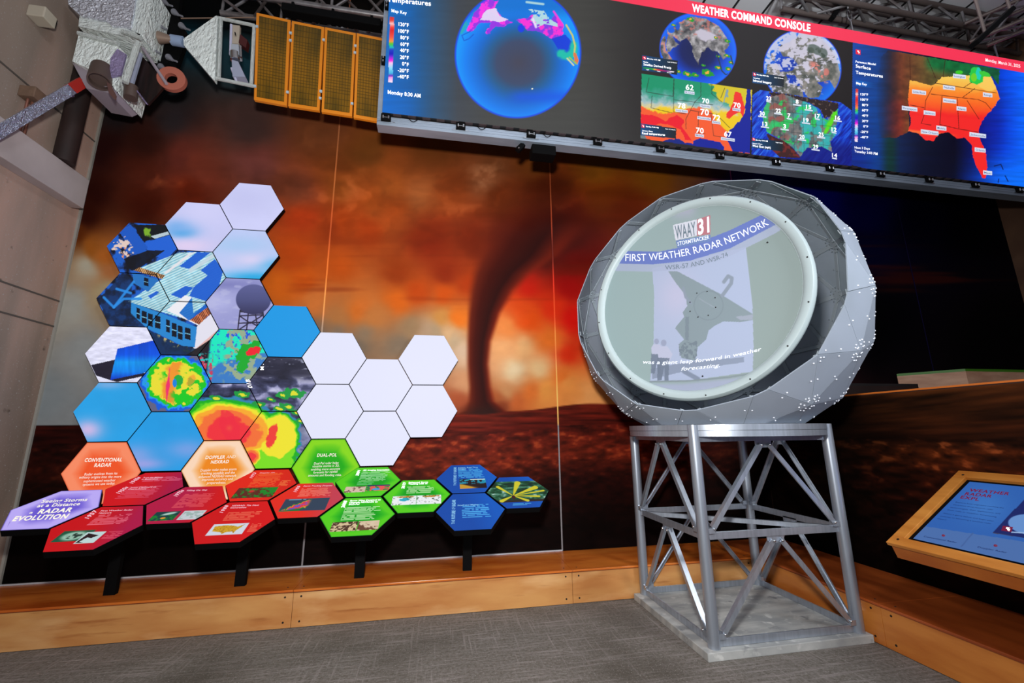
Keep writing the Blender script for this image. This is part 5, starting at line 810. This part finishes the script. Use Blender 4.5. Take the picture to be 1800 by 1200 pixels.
for tr in tris:
    P = [CS+v*RS for v in tr]; ce = sum(P, Vector())/3; n_ = (P[1]-P[0]).cross(P[2]-P[0]).normalized(); n_ = n_ if n_.dot(ce-CS) > 0 else -n_
    Q = [p+(ce-p).normalized()*.004 for p in P]; Q = clipz(clipr(Q)) if clipr(Q) else []
    if len(Q) < 3: continue
    MB().prism(Q, -n_*.007).build('panel', DOME, dm_)
    for i in range(3):
        a, b = P[i], P[(i+1) % 3]; edges.setdefault(tuple(sorted((vk(a), vk(b)))), (a, b))
        e = (b-a).normalized(); inw = (ce-(a+b)/2); inw = (inw-e*inw.dot(e)).normalized()
        for s_ in (.08, .15, .5, .85, .92): bolts_out.append((a+(b-a)*s_+inw*.024, n_))
for k_, (a, b) in edges.items():
    if a.z < ZCUT+.01 and b.z < ZCUT+.01: continue
    da, db = (a-CS).dot(ND)-RIMD+.01, (b-CS).dot(ND)-RIMD+.01
    if da > 0 and db > 0: continue
    if da > 0: a = b+(a-b)*(db/(db-da))
    if db > 0: b = a+(b-a)*(da/(da-db))
    m_ = (a+b)/2-CS; r_ = m_.normalized(); aa, bb = a-r_*.012, b-r_*.012
    ZF = ZCUT+.03
    if aa.z < ZF and bb.z < ZF: continue
    if aa.z < ZF: aa = bb+(aa-bb)*((bb.z-ZF)/(bb.z-aa.z))
    if bb.z < ZF: bb = aa+(bb-aa)*((aa.z-ZF)/(aa.z-bb.z))
    flange.bar(aa-r_*.006, bb-r_*.006, .036, .005, up=tuple(r_))
flange.build('seam_flanges', DOMEI, dm_)
bo = MB(); bi = MB(); hub = MB()
for p, n_ in bolts_out:
    if p.z > ZCUT+.02 and (p-CS).dot(ND) < RIMD-.02: bo.ball(p+n_*.001, .0058, 6, 4); bi.ball(p-n_*.030, .005, 6, 3)
o_ = bo.build('outer_bolts', mat('bolt_white', (226, 230, 238), .4), dm_, smooth=True); o_['kind'] = 'stuff'; o_ = bi.build('inner_bolts', mat('bolt_grey', (150, 160, 165), .4, .5), dm_, smooth=True); o_['kind'] = 'stuff'
seen = set()
for tr in tris:
    for v in tr:
        if vk(v) in seen: continue
        seen.add(vk(v)); p = CS+v*RS; hub = MB()
        if p.z > ZCUT+.08 and v.dot(ND)*RS < RIMD-.09: hub.tube(p-v*.034, p-v*.028, .055, 12); hub.build('hub_plate', DOMEI, dm_)
# dish
az, el = -.922, .078; DN = Vector((math.sin(az)*math.cos(el), -math.cos(az)*math.cos(el), math.sin(el))); DA = Vector((0, 0, 1)).cross(DN).normalized(); DB = DN.cross(DA)
DC = CS+DN*.60+DA*.062-DB*.03; DR = .826
di = MB().lathe([(.0001, -.24), (.3, -.22), (.58, -.15), (.76, -.075), (DR+.002, -.035), (DR+.014, -.012), (DR+.012, .016), (DR-.004, .034), (DR-.03, .036), (DR-.055, .022), (DR-.062, .004), (DR-.07, 0)], DC, DN, 120)
di.build('dish', DISH, dm_, smooth=True)
MB().tube(DC-DN*.235, DC-DN*.85, .07, 20).build('dish_mount', DARK, dm_, smooth=True)
def dsp(a, b, l=0): return at_plane(a, b, np.array(DC)+np.array(DN)*(.0045+l), np.array(DN))
g = np.arange(-DR+.064, DR-.06, .0042); GU, GV = np.meshgrid(g, g); rr = np.hypot(GU, GV)
sc_ = np.where(rr > DR-.066, (DR-.066)/np.maximum(rr, 1e-6), 1); GU2, GV2 = GU*sc_, GV*sc_
P = np.array(DC)+np.array(DN)*.004+GU2[..., None]*np.array(DA)+GV2[..., None]*np.array(DB)
def s8(p): return Z((1080, 370), .26654, p)
def disc_pic(x, y):
    c = ramp(np.clip((x-1060)/370, 0, 1), [(0, (164, 188, 190)), (.5, (156, 174, 174)), (1, (150, 165, 162))]); c = mixc(c, (190, 184, 212), sm(34, 6, np.abs(x-1200))*sm(395, 360, y)*.8)  # disc base paler at left: its lit tone put into the colour
    ph = inpoly(x, y, s8([(250, 380), (262, 560), (258, 900), (235, 1125), (500, 1120), (912, 1062), (918, 900), (910, 600), (865, 240)])); c = mixc(c, (182, 194, 222), ph); c = mixc(c, (206, 200, 226), ph*np.exp(-((x-1190)/34)**2-((y-520)/40)**2)*.6)
    an = inpoly(x, y, s8([(355, 400), (415, 400), (700, 550), (912, 680), (914, 720), (820, 735), (720, 730), (660, 760), (622, 790), (605, 850), (550, 900), (540, 960), (530, 990), (440, 970), (425, 880), (460, 850), (400, 775), (460, 700), (450, 670), (480, 630), (470, 560), (400, 470)])); c = mixc(c, (144, 160, 168), an); c = mixc(c, (182, 186, 208), inpoly(x, y, s8([(800, 700), (912, 685), (914, 720), (830, 722)]))*.6)
    c = mixc(c, (148, 160, 176), sm(4, 2.4, segd(x, y, s8([(712, 560), (770, 480), (775, 445), (750, 432), (722, 470)])))); c = mixc(c, (148, 160, 176), sm(3, 1.6, segd(x, y, s8([(455, 510), (470, 570), (505, 610)])))); c = mixc(c, (128, 142, 154), inpoly(x, y, s8([(468, 700), (492, 700), (490, 860), (466, 850)]))*.8)
    n = fbm(x/4, y/4, 301, 4); c = mixc(c, (124, 138, 150), inpoly(x, y, s8([(425, 870), (545, 860), (545, 990), (430, 970)]))*sm(.42, .55, n)); c = mixc(c, (140, 152, 174), inpoly(x, y, s8([(250, 1040), (470, 1000), (855, 965), (855, 1000), (500, 1050), (250, 1110)]))*.8); c = mixc(c, (138, 150, 172), sm(5, 3, segd(x, y, s8([(460, 1060), (550, 1110)]))))
    for (hx, hy, k) in ((278, 862, .9), (325, 872, 1.05)):
        c = mixc(c, (162, 170, 196), sm(1.1, .9, ell(x, y, *s8([(hx, hy)])[0], 4.6*k, 5.4*k))); q = lambda pts: inpoly(x, y, s8([(hx+a*k, hy+b*k) for a, b in pts])); c = mixc(c, (196, 200, 224), q([(-24, 22), (24, 22), (56, 70), (40, 110), (-30, 110), (-40, 50)])); c = mixc(c, (120, 132, 152), q([(-40, 92), (36, 96), (30, 236), (44, 238), (6, 238), (4, 150), (-14, 236), (-40, 236)])*.9)
    ln = segd(x, y, s8([(235, 1128), (500, 1122), (760, 1098), (985, 1060)])); c = mixc(c, (176, 182, 214), sm(0, 8, y-(670.5-(x-1143)*.00-np.maximum(x-1200, 0)*.11))*sm(1060, 1150, x)*.75); c = mixc(c, (140, 154, 160), sm(1.8, .9, ln))
    U = np.interp(x, [1040, 1096, 1160, 1218, 1282, 1346, 1400], [441, 441, 442, 430, 405, 374, 345]); Lw = np.interp(x, [1040, 1080, 1147, 1213, 1282, 1362, 1430], [464, 463, 464.5, 458, 437, 395.5, 352]); W2 = Lw+np.interp(x, [1040, 1147, 1282, 1370], [13, 13, 13.5, 15])
    c = mixc(c, (178, 188, 216), ((y > Lw) & (y < W2))*.85); bl = ((y > U) & (y < Lw)); c = mixc(c, (112, 130, 204), bl*sm(1405, 1340, x)*.95)
    c = mixc(c, (226, 228, 240), inpoly(x, y, s8([(385, 95), (545, 58), (545, 165), (403, 196)]))); c = mixc(c, (196, 128, 138), inpoly(x, y, s8([(545, 58), (632, 28), (633, 155), (545, 168)]))); c = mixc(c, (120, 144, 196), inpoly(x, y, s8([(405, 198), (633, 160), (637, 200), (416, 246)])))
    hb = np.abs(np.hypot((x-1245.5)/1.0, (y-536.5)/1.0)-25.5); c = mixc(c, (132, 146, 156), sm(1.2, .4, hb)*.8); c = mixc(c, (166, 176, 190), sm(.9, .3, segd(x, y, s8([(560, 580), (670, 645)])))*.8); return c
a, b = proj(P); grid_mesh('projected_screen', P, GU.shape, disc_pic(a, b), DISCP, dm_)
for q in ((1268, 560), (1145, 612), (1104, 430), (1349, 426), (1235, 661), (1225, 515), (1243, 512), (1257, 523), (1258, 540), (1245, 554), (1227, 557), (1213, 547), (1213, 531)):
    if q == (1268, 560) or q == (1145, 612): continue
    p = dsp(*q, 0); MB().ball(p, .0052 if q[1] > 500 and q[1] < 560 else .007, 8, 4).build('dish_rivet', HOLE, dm_)
for k in range(16):
    th = 2*math.pi*k/16+.1; p = DC+DN*.036+(DA*math.cos(th)+DB*math.sin(th))*(DR-.017); MB().ball(p, .006, 8, 4).build('rim_screw', HOLE, dm_)
PWH = mat('projected_white', (222, 228, 240), .6, emit=(225, 230, 240), es=.3); PGR = mat('projected_grey', (96, 112, 124), .6)
letter([('FIRST WEATHER RADAR NETWORK', s8([(72, 332), (560, 345), (1020, 92)]), (0, -12.5), .0, 0)], dsp, .001, PWH, dm_, 'heading')
letter([('WSR-57 AND WSR-74', s8([(335, 390), (560, 380), (752, 300)]), (0, -8), 0, 0)], dsp, .001, PGR, dm_, 'subheading')
letter([('WAAY', s8([(406, 188), (540, 160)]), (-2.4, -23.5), .02, 0)], dsp, .001, PGR, dm_, 'logo_word'); letter([('31', s8([(552, 158), (627, 138)]), (-.8, -26), .05, 0)], dsp, .001, PWH, dm_, 'logo_number')
letter([('STORMTRACKER', s8([(418, 232), (626, 186)]), (-.8, -6.6), .01, 0)], dsp, .001, PWH, dm_, 'logo_line')
letter([('was a giant leap forward in weather', s8([(188, 1008), (560, 1030), (972, 922)]), (0, -6.4), .015, .2), ('forecasting.', s8([(440, 1056), (695, 1030)]), (1, -6.4), .015, .2)], dsp, .001, PWH, dm_, 'caption')
# ------------------------------------------------------------------ touch screen kiosk
kp = [np.array(at_y(1557, 952, 2.60)), np.array(at_x(1693, 827, 3.80)), np.array(at_y(1800, 1006, 1.9))]
FA = np.array([3.05, 2.60, 0]); a0 = at_y(1557, 952, 2.60); X0, Z0k, Y0k = a0.x, a0.z, 2.60; b0 = at_x(1693, 827, 3.80); X1k, Z1k = b0.x, b0.z
SL = np.array([X1k-X0, 0, Z1k-Z0k]); LW = np.linalg.norm(SL); SL = SL/LW; KN = np.array([-SL[2], 0, SL[0]]); YE = 1.30
def kq(s, y, h=0): return Vector(np.array([X0, y, Z0k])+SL*s+KN*h)
def kpl(a, b, l=0): return at_plane(a, b, np.array([X0, Y0k, Z0k])+KN*(-.008+l), KN)
kt = thing('touch_kiosk', 'wooden framed sloping touch screen titled WEATHER RADAR, at right', 'kiosk', (X1k, 1.95, .28))
w_ = .075
fr = MB()
for (s0, s1_, y0, y1) in ((0, w_, YE, Y0k), (LW-w_, LW, YE, Y0k), (w_, LW-w_, Y0k-w_, Y0k), (w_, LW-w_, YE, YE+w_)):
    fr = MB(); fr.prism([kq(s0, y0), kq(s1_, y0), kq(s1_, y1), kq(s0, y1)], tuple(-KN*.024)); fr.build('frame_board', KWOOD, kt, bevel=.002)
skirt = MB(); lo = .085
sh = [kq(.012, Y0k-.014, -.024), kq(LW-.01, Y0k-.014, -.024), kq(LW-.01, YE+.014, -.024), kq(.012, YE+.014, -.024)]; sb = [p+Vector((.035 if i in (0, 3) else 0, 0, -lo)) for i, p in enumerate(sh)]
skirt.add(sh+sb, [(0, 1, 5, 4), (1, 2, 6, 5), (2, 3, 7, 6), (3, 0, 4, 7), (4, 5, 6, 7)]); skirt.build('skirt', tex(mat('kiosk_skirt', (196, 112, 44), .4), (200, 116, 44), (176, 92, 30), 2.4, 5, (5, 1, 1)), kt)
MB().prism([kq(w_, YE+w_, -.022), kq(LW-w_, YE+w_, -.022), kq(LW-w_, Y0k-w_, -.022), kq(w_, Y0k-w_, -.022)], tuple(-KN*.01)).build('bezel', BLACK, kt)
bz = .035; sy = np.arange(YE+w_+bz, Y0k-w_-bz, .004); ss_ = np.arange(w_+bz*.6, LW-w_-bz, .004); GY, GS = np.meshgrid(sy, ss_); P = np.array([X0, 0, Z0k])+GS[..., None]*SL+KN*(-.008)+GY[..., None]*np.array([0, 1, 0])
def s6(p): return Z((1540, 820), 1/6, p)
def kpic(x, y):
    c = np.zeros(x.shape+(3,))+(40, 92, 170); c = mixc(c, (70, 130, 200), np.exp(-((x-1730)/40)**2-((y-890)/30)**2)*.5); c = mixc(c, (70, 106, 166), inpoly(x, y, s6([(500, 625), (1620, 800), (1900, 860), (1700, 1200), (300, 760)])))
    c = mixc(c, (60, 92, 150), sm(1.6, .6, segd(x, y, s6([(1020, 700), (900, 840)])))); ph = inpoly(x, y, s6([(1225, 700), (1640, 260), (2400, 330), (2300, 860)])); c = mixc(c, (14, 30, 96), ph); c = mixc(c, (60, 60, 84), ph*sm(0, 2, y-(934+(x-1744)*.18))); c = mixc(c, (98, 140, 200), ph*sm(1.03, .97, ell(x, y, 1812, 922, 40, 18, .12))); c = mixc(c, (150, 180, 220), ph*sm(1.5, .6, segd(x, y, s6([(1430, 690), (1600, 700)])))); return c
a, b = proj(P); grid_mesh('touch_display', P, GY.shape, kpic(a, b), SCREEN, kt)
RED = emit_mat('dark_red_letter', (120, 16, 60), .9); NAV = emit_mat('navy_letter', (10, 34, 96), .9)
letter([('WEATHER', s6([(975, 258), (1398, 300)]), (3.4, -4.8), .045, 0), ('RADAR', s6([(930, 297), (1214, 326)]), (3.4, -4.8), .045, 0), ('EXPL', s6([(884, 332), (1080, 360)]), (3.4, -4.8), .045, 0)], kpl, .001, RED, kt, 'heading')
letter([('Conventional Radar', s6([(500, 740), (850, 806)]), (1.1, -2.4), .02, .1), ('Doppler Radar', s6([(1068, 852), (1378, 912)]), (1.1, -2.4), .02, .1)], kpl, .001, NAV, kt, 'button_label')
letter([('Explore how engineers combine the', s6([(838, 378), (1345, 440)]), (.9, -1.8), .008, 0), ('electronics about research, radar', s6([(810, 404), (1232, 458)]), (.9, -1.8), .008, 0), ('technologies, their applications, and', s6([(780, 432), (1306, 500)]), (.9, -1.8), .008, 0), ('their role in weather forecasting.', s6([(748, 458), (1275, 535)]), (.9, -1.8), .008, 0),
        ('Select a game below and begin your', s6([(708, 494), (1238, 578)]), (.9, -1.8), .008, 0), ('journey to becoming a weather radar', s6([(678, 524), (1215, 606)]), (.9, -1.8), .008, 0), ('expert!', s6([(645, 550), (738, 566)]), (.9, -1.8), .008, 0)], kpl, .001, NAV, kt, 'paragraph')
blocks([s6([(1338, 622), (1445, 636), (1425, 690), (1318, 672)])], kpl, .001, RED, kt, 'logo_square'); blocks([s6([(1375, 636), (1412, 642), (1396, 656), (1368, 650)]), s6([(1380, 656), (1416, 654), (1404, 680), (1384, 668)])], kpl, .002, WHITE, kt, 'logo_mark')
for q in ((712, 728), (1262, 835)): MB().ball(kpl(q[0]/6+1540, q[1]/6+820, 0), .009, 8, 4).build('button_icon', RED, kt)
for s_, y_ in ((.05, Y0k-.05), (LW-.05, Y0k-.05)): m_ = MB(); screw(m_, kq(s_, y_, .0), tuple(KN), .008); m_.build('screw', HOLE, kt)
MB().box((X1k-.2, 1.75, .279), (X1k+.035, 2.05, Z1k-.2)).build('pedestal', DARK, kt)
# ------------------------------------------------------------------ model satellite
SY = 3.92
sat = thing('model_satellite', 'hanging model satellite with gold solar wing and foil wrapped body', 'satellite model', tuple(at_y(300, 70, SY)))
def pr(name, pts, Y, d, m, parent=sat, bevel=0): return MB().prism([at_y(a, b, Y) for a, b in pts], (0, d, 0)).build(name, m, parent, bevel=bevel)
def cellpaint(U, V):
    c = ramp(np.clip(fbm(U*2.2+1, V*1.5+4, 331, 3)*.9+.25*(1-np.abs(V-.45)*2), 0, 1), [(.2, (52, 44, 8)), (.55, (98, 72, 6)), (.9, (140, 96, 8))]); g = (np.abs((U*9) % 1-.5) > .44) | (np.abs((V*27) % 1-.5) > .43); return mixc(c, (48, 36, 8), g*.8)
SOLP = paint_mat('solar_cells', 0, 1, .35, .4)
QP = [Z((420, 0), .25, q) for q in ([(123, 88), (363, 140), (335, 742), (105, 700)], [(372, 145), (600, 190), (565, 778), (345, 745)], [(605, 190), (822, 232), (795, 818), (580, 785)], [(828, 232), (1045, 275), (1022, 862), (805, 825)])]
for q in QP:
    c4 = [at_y(a, b, SY) for a, b in q]; pn = MB().prism(c4, (0, .03, 0)).build('solar_panel', GOLDF, sat, bevel=.002); u, v = np.meshgrid(np.linspace(0, 1, 64), np.linspace(0, 1, 150)); uu = .085+.83*u; vv = .035+.93*v
    C4 = [np.array(p) for p in c4]; P = ((1-uu)*(1-vv))[..., None]*C4[0]+(uu*(1-vv))[..., None]*C4[1]+(uu*vv)[..., None]*C4[2]+((1-uu)*vv)[..., None]*C4[3]; P = P+np.array([0, -.002, 0]); grid_mesh('cell_sheet', P, u.shape, cellpaint(u, v), SOLP, pn)
for (a, b) in ((363, 232), (362, 284), (342, 648), (596, 280), (576, 642), (572, 690), (819, 322), (816, 370), (796, 728), (126, 186), (112, 606)): p = at_y(420+a/4, b/4, SY-.008); MB().box(p-Vector((.012, .006, .012)), p+Vector((.012, .006, .012))).build('hinge', mat('hinge_grey', (176, 196, 206), .5) if a == 363 else bpy.data.materials['hinge_grey'], sat)
def c6(p): return Z((240, 0), .15, p)
pr('yoke_plate', c6([(548, 455), (935, 180), (950, 215), (915, 940), (905, 940), (555, 530)]), SY, .05, FOILW)
def rod(name, a, b, r, m=FOILW, Y=SY+.02, parent=sat): return MB().tube(at_y(*a, Y), at_y(*b, Y), r, 12).build(name, m, parent, smooth=True)
for p, q in (((990, 215), (965, 910)), ((950, 208), (1382, 300)), ((1380, 300), (1345, 990)), ((915, 915), (1385, 1012)), ((945, 300), (985, 305)), ((925, 832), (970, 836))): rod('frame_tube', *c6([p, q]), .017)
rod('hinge_rod', *c6([(520, 215), (1380, 205)]), .006, mat('rod_bronze', (120, 96, 80), .5))
ins = pr('instrument_plate', c6([(1105, 285), (1210, 300), (1200, 510), (1105, 510)]), SY+.03, .03, mat('instrument_cream', (176, 164, 148), .5)); rod('bolt_boss', *c6([(1158, 400), (1162, 400)]), .02, BLACK, SY+.02)
pr('instrument_box', c6([(1105, 512), (1195, 520), (1200, 640), (1085, 640)]), SY+.01, .08, mat('instrument_grey', (170, 176, 186), .5)); pr('instrument_box', c6([(1115, 700), (1190, 720), (1275, 900), (1125, 895)]), SY, .08, mat('instrument_lilac', (156, 162, 184), .5)); pr('instrument_box', c6([(1215, 400), (1300, 470), (1280, 560), (1195, 500)]), SY+.03, .06, mat('instrument_maroon', (70, 22, 22), .5))
rod('instrument_drum', *c6([(1150, 620), (1155, 710)]), .042, STEEL); rod('instrument_arm', *c6([(1220, 540), (1225, 670)]), .01, STEEL); rod('instrument_strut', *c6([(1110, 290), (1100, 640)]), .012, mat('strut_lilac', (190, 190, 214), .5)); rod('instrument_strut', *c6([(1115, 800), (1180, 980)]), .012, bpy.data.materials['strut_lilac'])
rod('yoke_joint', *c6([(415, 470), (550, 492)]), .05, mat('joint_blue', (140, 160, 190), .5)); MB().tube(at_y(*c6([(270, 440)])[0], SY), at_y(*c6([(412, 460)])[0], SY), .055, 20, .03).build('yoke_horn', mat('horn_bronze', (150, 128, 112), .4, .4), sat, smooth=True)
pr('antenna_deck', [(250, -20), (318, -20), (312, 30), (330, 60), (318, 95), (306, 128), (285, 150), (252, 120), (246, 60)], SY+.12, .05, BLACK)
for k, (a, b) in enumerate(((335, 40), (185, 170), (455, 160), (270, 310), (540, 320), (110, 460), (195, 590), (390, 690), (330, 440), (300, 800))):
    A, B = c6([(a-15, b-20), (a+35, b+15)]); A = at_y(*A, SY+.06); B = at_y(*B, SY+.04); h_ = MB().tube(A, B, .03, 14, .012).build('feed_horn', mat('horn_grey', (120, 120, 128), .5) if k == 0 else bpy.data.materials['horn_grey'], sat, smooth=True); MB().tube(B, at_y(*c6([(a+85, b+32)])[0], SY+.03), .009, 8).build('horn_rod', bpy.data.materials['horn_grey'], h_)
def c7(p): return Z((120, 0), .1584, p)
pr('upper_foil', c7([(-10, -120), (760, -120), (720, 150), (690, 300), (480, 285), (420, 230), (130, 170), (0, 50)]), SY-.16, .4, FOILS); pr('side_blanket', c7([(745, -120), (955, -120), (825, 420), (700, 330)]), SY-.14, .3, FOILW)
pr('blanket_band', c7([(125, 175), (430, 232), (800, 380), (790, 440), (480, 370), (112, 292)]), SY-.14, .3, FOILW); rod('body_rail', *c7([(115, 370), (560, 490)]), .02, FOILW, SY-.17); rod('body_rail', *c7([(600, 350), (810, 425)]), .02, FOILW, SY-.17); pr('body_gap', c7([(140, 290), (720, 440), (720, 480), (140, 360)]), SY-.06, .2, DARK)
pr('lower_body', c7([(115, 385), (545, 500), (640, 600), (520, 1000), (440, 860), (45, 680)]), SY-.16, .35, FOILW); pr('base_panel', c7([(45, 690), (440, 870), (520, 1000), (450, 1030), (200, 980)]), SY-.12, .3, mat('panel_lilac', (170, 160, 170), .45, .3)); pr('lilac_foil', c7([(545, 540), (640, 600), (580, 830), (450, 860), (470, 640)]), SY-.18, .015, foil('lilac_foil', (196, 180, 230), 12, .3, .7))
MB().lathe([(.0001, -.05), (.07, -.05), (.07, 0), (.082, 0), (.082, -.2), (.0001, -.2)], at_y(*c7([(345, 905)])[0], SY-.2), (.25, -.35, -1), 32).build('thruster_tube', mat('tube_brown', (84, 68, 62), .5), sat, smooth=True)
pr('thruster_lid', c7([(425, 910), (460, 925), (530, 1060), (520, 1110), (450, 1030)]), SY-.22, .01, mat('lid_brown', (96, 66, 62), .5)); MB().tube(at_y(*c7([(700, 960)])[0], SY-.1), at_y(*c7([(690, 1090)])[0], SY-.1), .05, 20).build('small_thruster', bpy.data.materials['tube_brown'], sat, smooth=True)
rod('white_rail', *c7([(775, 470), (632, 915)]), .024, FOILW, SY-.2); pr('rail_plate', c7([(760, 560), (815, 590), (715, 925), (650, 910)]), SY-.12, .02, bpy.data.materials['instrument_lilac'])
pr('radiator_panel', c7([(810, 610), (1090, 930), (975, 1060), (882, 1160), (705, 925)]), SY-.08, .02, tex(mat('radiator_dark', (30, 14, 12), .4), (34, 16, 14), (14, 6, 6), 30, 2, (1, 1, .1))); rod('radiator_edge', *c7([(830, 540), (1090, 930)]), .014, bpy.data.materials['panel_lilac'], SY-.1); rod('radiator_edge', *c7([(700, 925), (880, 1160)]), .006, bpy.data.materials['lilac_foil'], SY-.1)
MB().lathe([(.05, .0), (.115, .0), (.115, .04), (.05, .04), (.05, 0)], at_y(*c7([(1165, 900)])[0], SY-.05), (.1, -1, -.1), 40).build('copper_ring', mat('copper_ring', (170, 96, 78), .5), sat, smooth=True)
A, B = at_y(141, 147, SY-.1), at_x(-14, 239, XL+.16); bd = (B-A).normalized()
MB().bar(A+bd*.12, B, .06, .075).build('boom', foil('boom_foil', (206, 214, 240), 20, .22, 1, .015), sat); MB().bar(A-bd*.02, A+bd*.12, .062, .077).build('boom_cuff', mat('cuff_red', (166, 40, 32), .4), sat); MB().bar(A+bd*.13+Vector((-.03, 0, .06)), A+bd*.13+Vector((.03, 0, -.06)), .02, .03).build('boom_clip', STEEL, sat)
# hanging wires for the satellite
for k, (a, b) in enumerate(((200, 4), (560, 48))):
    p = at_y(a, b, SY+.1); tag(MB().tube(p, (p.x, p.y, CZ), .003, 6).build('hanging_wire', STEEL), ['thin steel wire holding the foil wrapped satellite body', 'thin steel wire above the gold solar wing'][k], 'wire', 'wires holding the satellite')
# ------------------------------------------------------------------ trusses
def truss(label, x0, x1, y, z, w_, h, m, step=.5, r=.025, m2=None):
    t = thing('lighting_truss', label, 'truss', ((x0+x1)/2, y, z), 'overhead lighting trusses'); ch = [(y, z), (y+w_, z), (y, z+h), (y+w_, z+h)]
    for (yy, zz) in ch: MB().tube((x0, yy, zz), (x1, yy, zz), r, 16).build('chord', m, t, smooth=True)
    n = int((x1-x0)/step)
    for f_, (p, q) in enumerate(((0, 2), (1, 3), (0, 1), (2, 3))):
        for k in range(n):
            a, b = (ch[p], ch[q]) if k % 2 == 0 else (ch[q], ch[p]); MB().tube((x0+k*step+.03, *a), (x0+(k+1)*step-.03, *b), r*.5, 8).build('web_tube', m2 or m, t, smooth=True)
    for k in range(0, n, 2):
        for p, q in ((0, 2), (1, 3)): MB().tube((x0+k*step+.01, *ch[p]), (x0+k*step+.01, *ch[q]), r*.5, 8).build('web_tube', m2 or m, t, smooth=True)
truss('brown lighting truss above the red banner of the LED wall', 4.35, 8.4, 3.60, 6.90, .22, .26, TRUSSD, .45, .034, TRUSSM)
truss('silver lighting truss above the gold solar wing', -2.45, -.1, 4.02, 6.03, .26, .27, TRUSSM, .3, .03)
t = thing('lighting_truss', 'short truss stack at the far upper right corner, end on', 'truss', (7.9, 2.9, 6.6), 'overhead lighting trusses')
for k, (x, z) in enumerate(((7.45, 6.55), (7.75, 6.55), (7.45, 6.85), (7.75, 6.85))): MB().tube((x-.5, 3.55, z), (x+.4, 2.4, z), .025, 12).build('chord', TRUSSD, t, smooth=True)
for k in range(6):
    f_ = k/6; g_ = (k+1)/6
    for x in (7.45, 7.75): MB().tube((x-.5+.9*f_, 3.55-1.15*f_, 6.55), (x-.5+.9*g_, 3.55-1.15*g_, 6.85), .013, 8).build('web_tube', TRUSSM, t, smooth=True)
    for z in (6.55, 6.85): MB().tube((6.95+.9*f_, 3.55-1.15*f_, z), (7.25+.9*g_, 3.55-1.15*g_, z), .013, 8).build('web_tube', TRUSSM, t, smooth=True)
p, q = at_y(497, 17, 3.93), at_y(670, 46, 3.93)
t = thing('light_batten', 'long black batten under the silver truss behind the solar wing', 'batten', tuple((p+q)/2)); MB().bar(p, q, .1, .09).build('housing', BLACK, t, bevel=.01); 
for f_ in (.1, .5, .9): MB().box(p+(q-p)*f_-Vector((.012, .03, -.03)), p+(q-p)*f_+Vector((.012, .03, .09))).build('hook', BLACK, t)
p, q = at_y(1468, 30, 3.72), at_y(1500, -14, 3.72)
def hoist(label, a, b, Y):
    p = at_y(a, b, Y); t = thing('hanging_hook', label, 'hook', tuple(p), 'hooks carrying the LED wall'); z0 = p.z
    MB().tube((p.x, Y, z0+.2), (p.x, Y, CZ), .012, 10).build('rod', STEEL, t); MB().box((p.x-.07, Y-.04, LZ1+.001), (p.x+.07, Y+.05, LZ1+.05)).build('beam_clamp', BLACK, t)
    pts = [Vector((p.x+.035*math.sin(k*math.pi/6), Y, z0+.1+.09*math.cos(k*math.pi/6))) for k in range(13)]; MB().path(pts, .009, 8).build('shackle', STEEL, t); MB().tube((p.x, Y, LZ1+.05), (p.x, Y, z0+.03), .012, 8).build('eye_bolt', STEEL, t)
hoist('steel shackle and rod holding the LED wall near its middle', 1495, 38, YL+.08); hoist('steel shackle and rod holding the LED wall at its right end', 1748, 82, YL+.08)
p, q = at_y(1712, 78, 2.3), at_y(1776, 18, 2.3)
t = thing('strut_bar', 'short black slanting bar hung in front of the upper right trusses', 'bar', tuple((p+q)/2)); MB().bar(p, q, .07, .04).build('bar', BLACK, t, bevel=.004); MB().tube(q, (q.x, q.y, CZ), .012, 8).build('drop_rod', TRUSSD, t); MB().tube(p+(q-p)*.3, (p+(q-p)*.3)+Vector((0, 0, CZ-(p+(q-p)*.3).z)), .012, 8).build('drop_rod', TRUSSD, t)
p, q = at_y(1462, 34, 3.75), at_y(1492, -20, 3.75)
t = thing('strut_bar', 'short black slanting strut above the word CONSOLE side of the banner', 'bar', tuple((p+q)/2)); MB().bar(p, q, .06, .05).build('bar', BLACK, t); MB().tube(q, (q.x, q.y, CZ), .01, 8).build('drop_rod', TRUSSD, t)
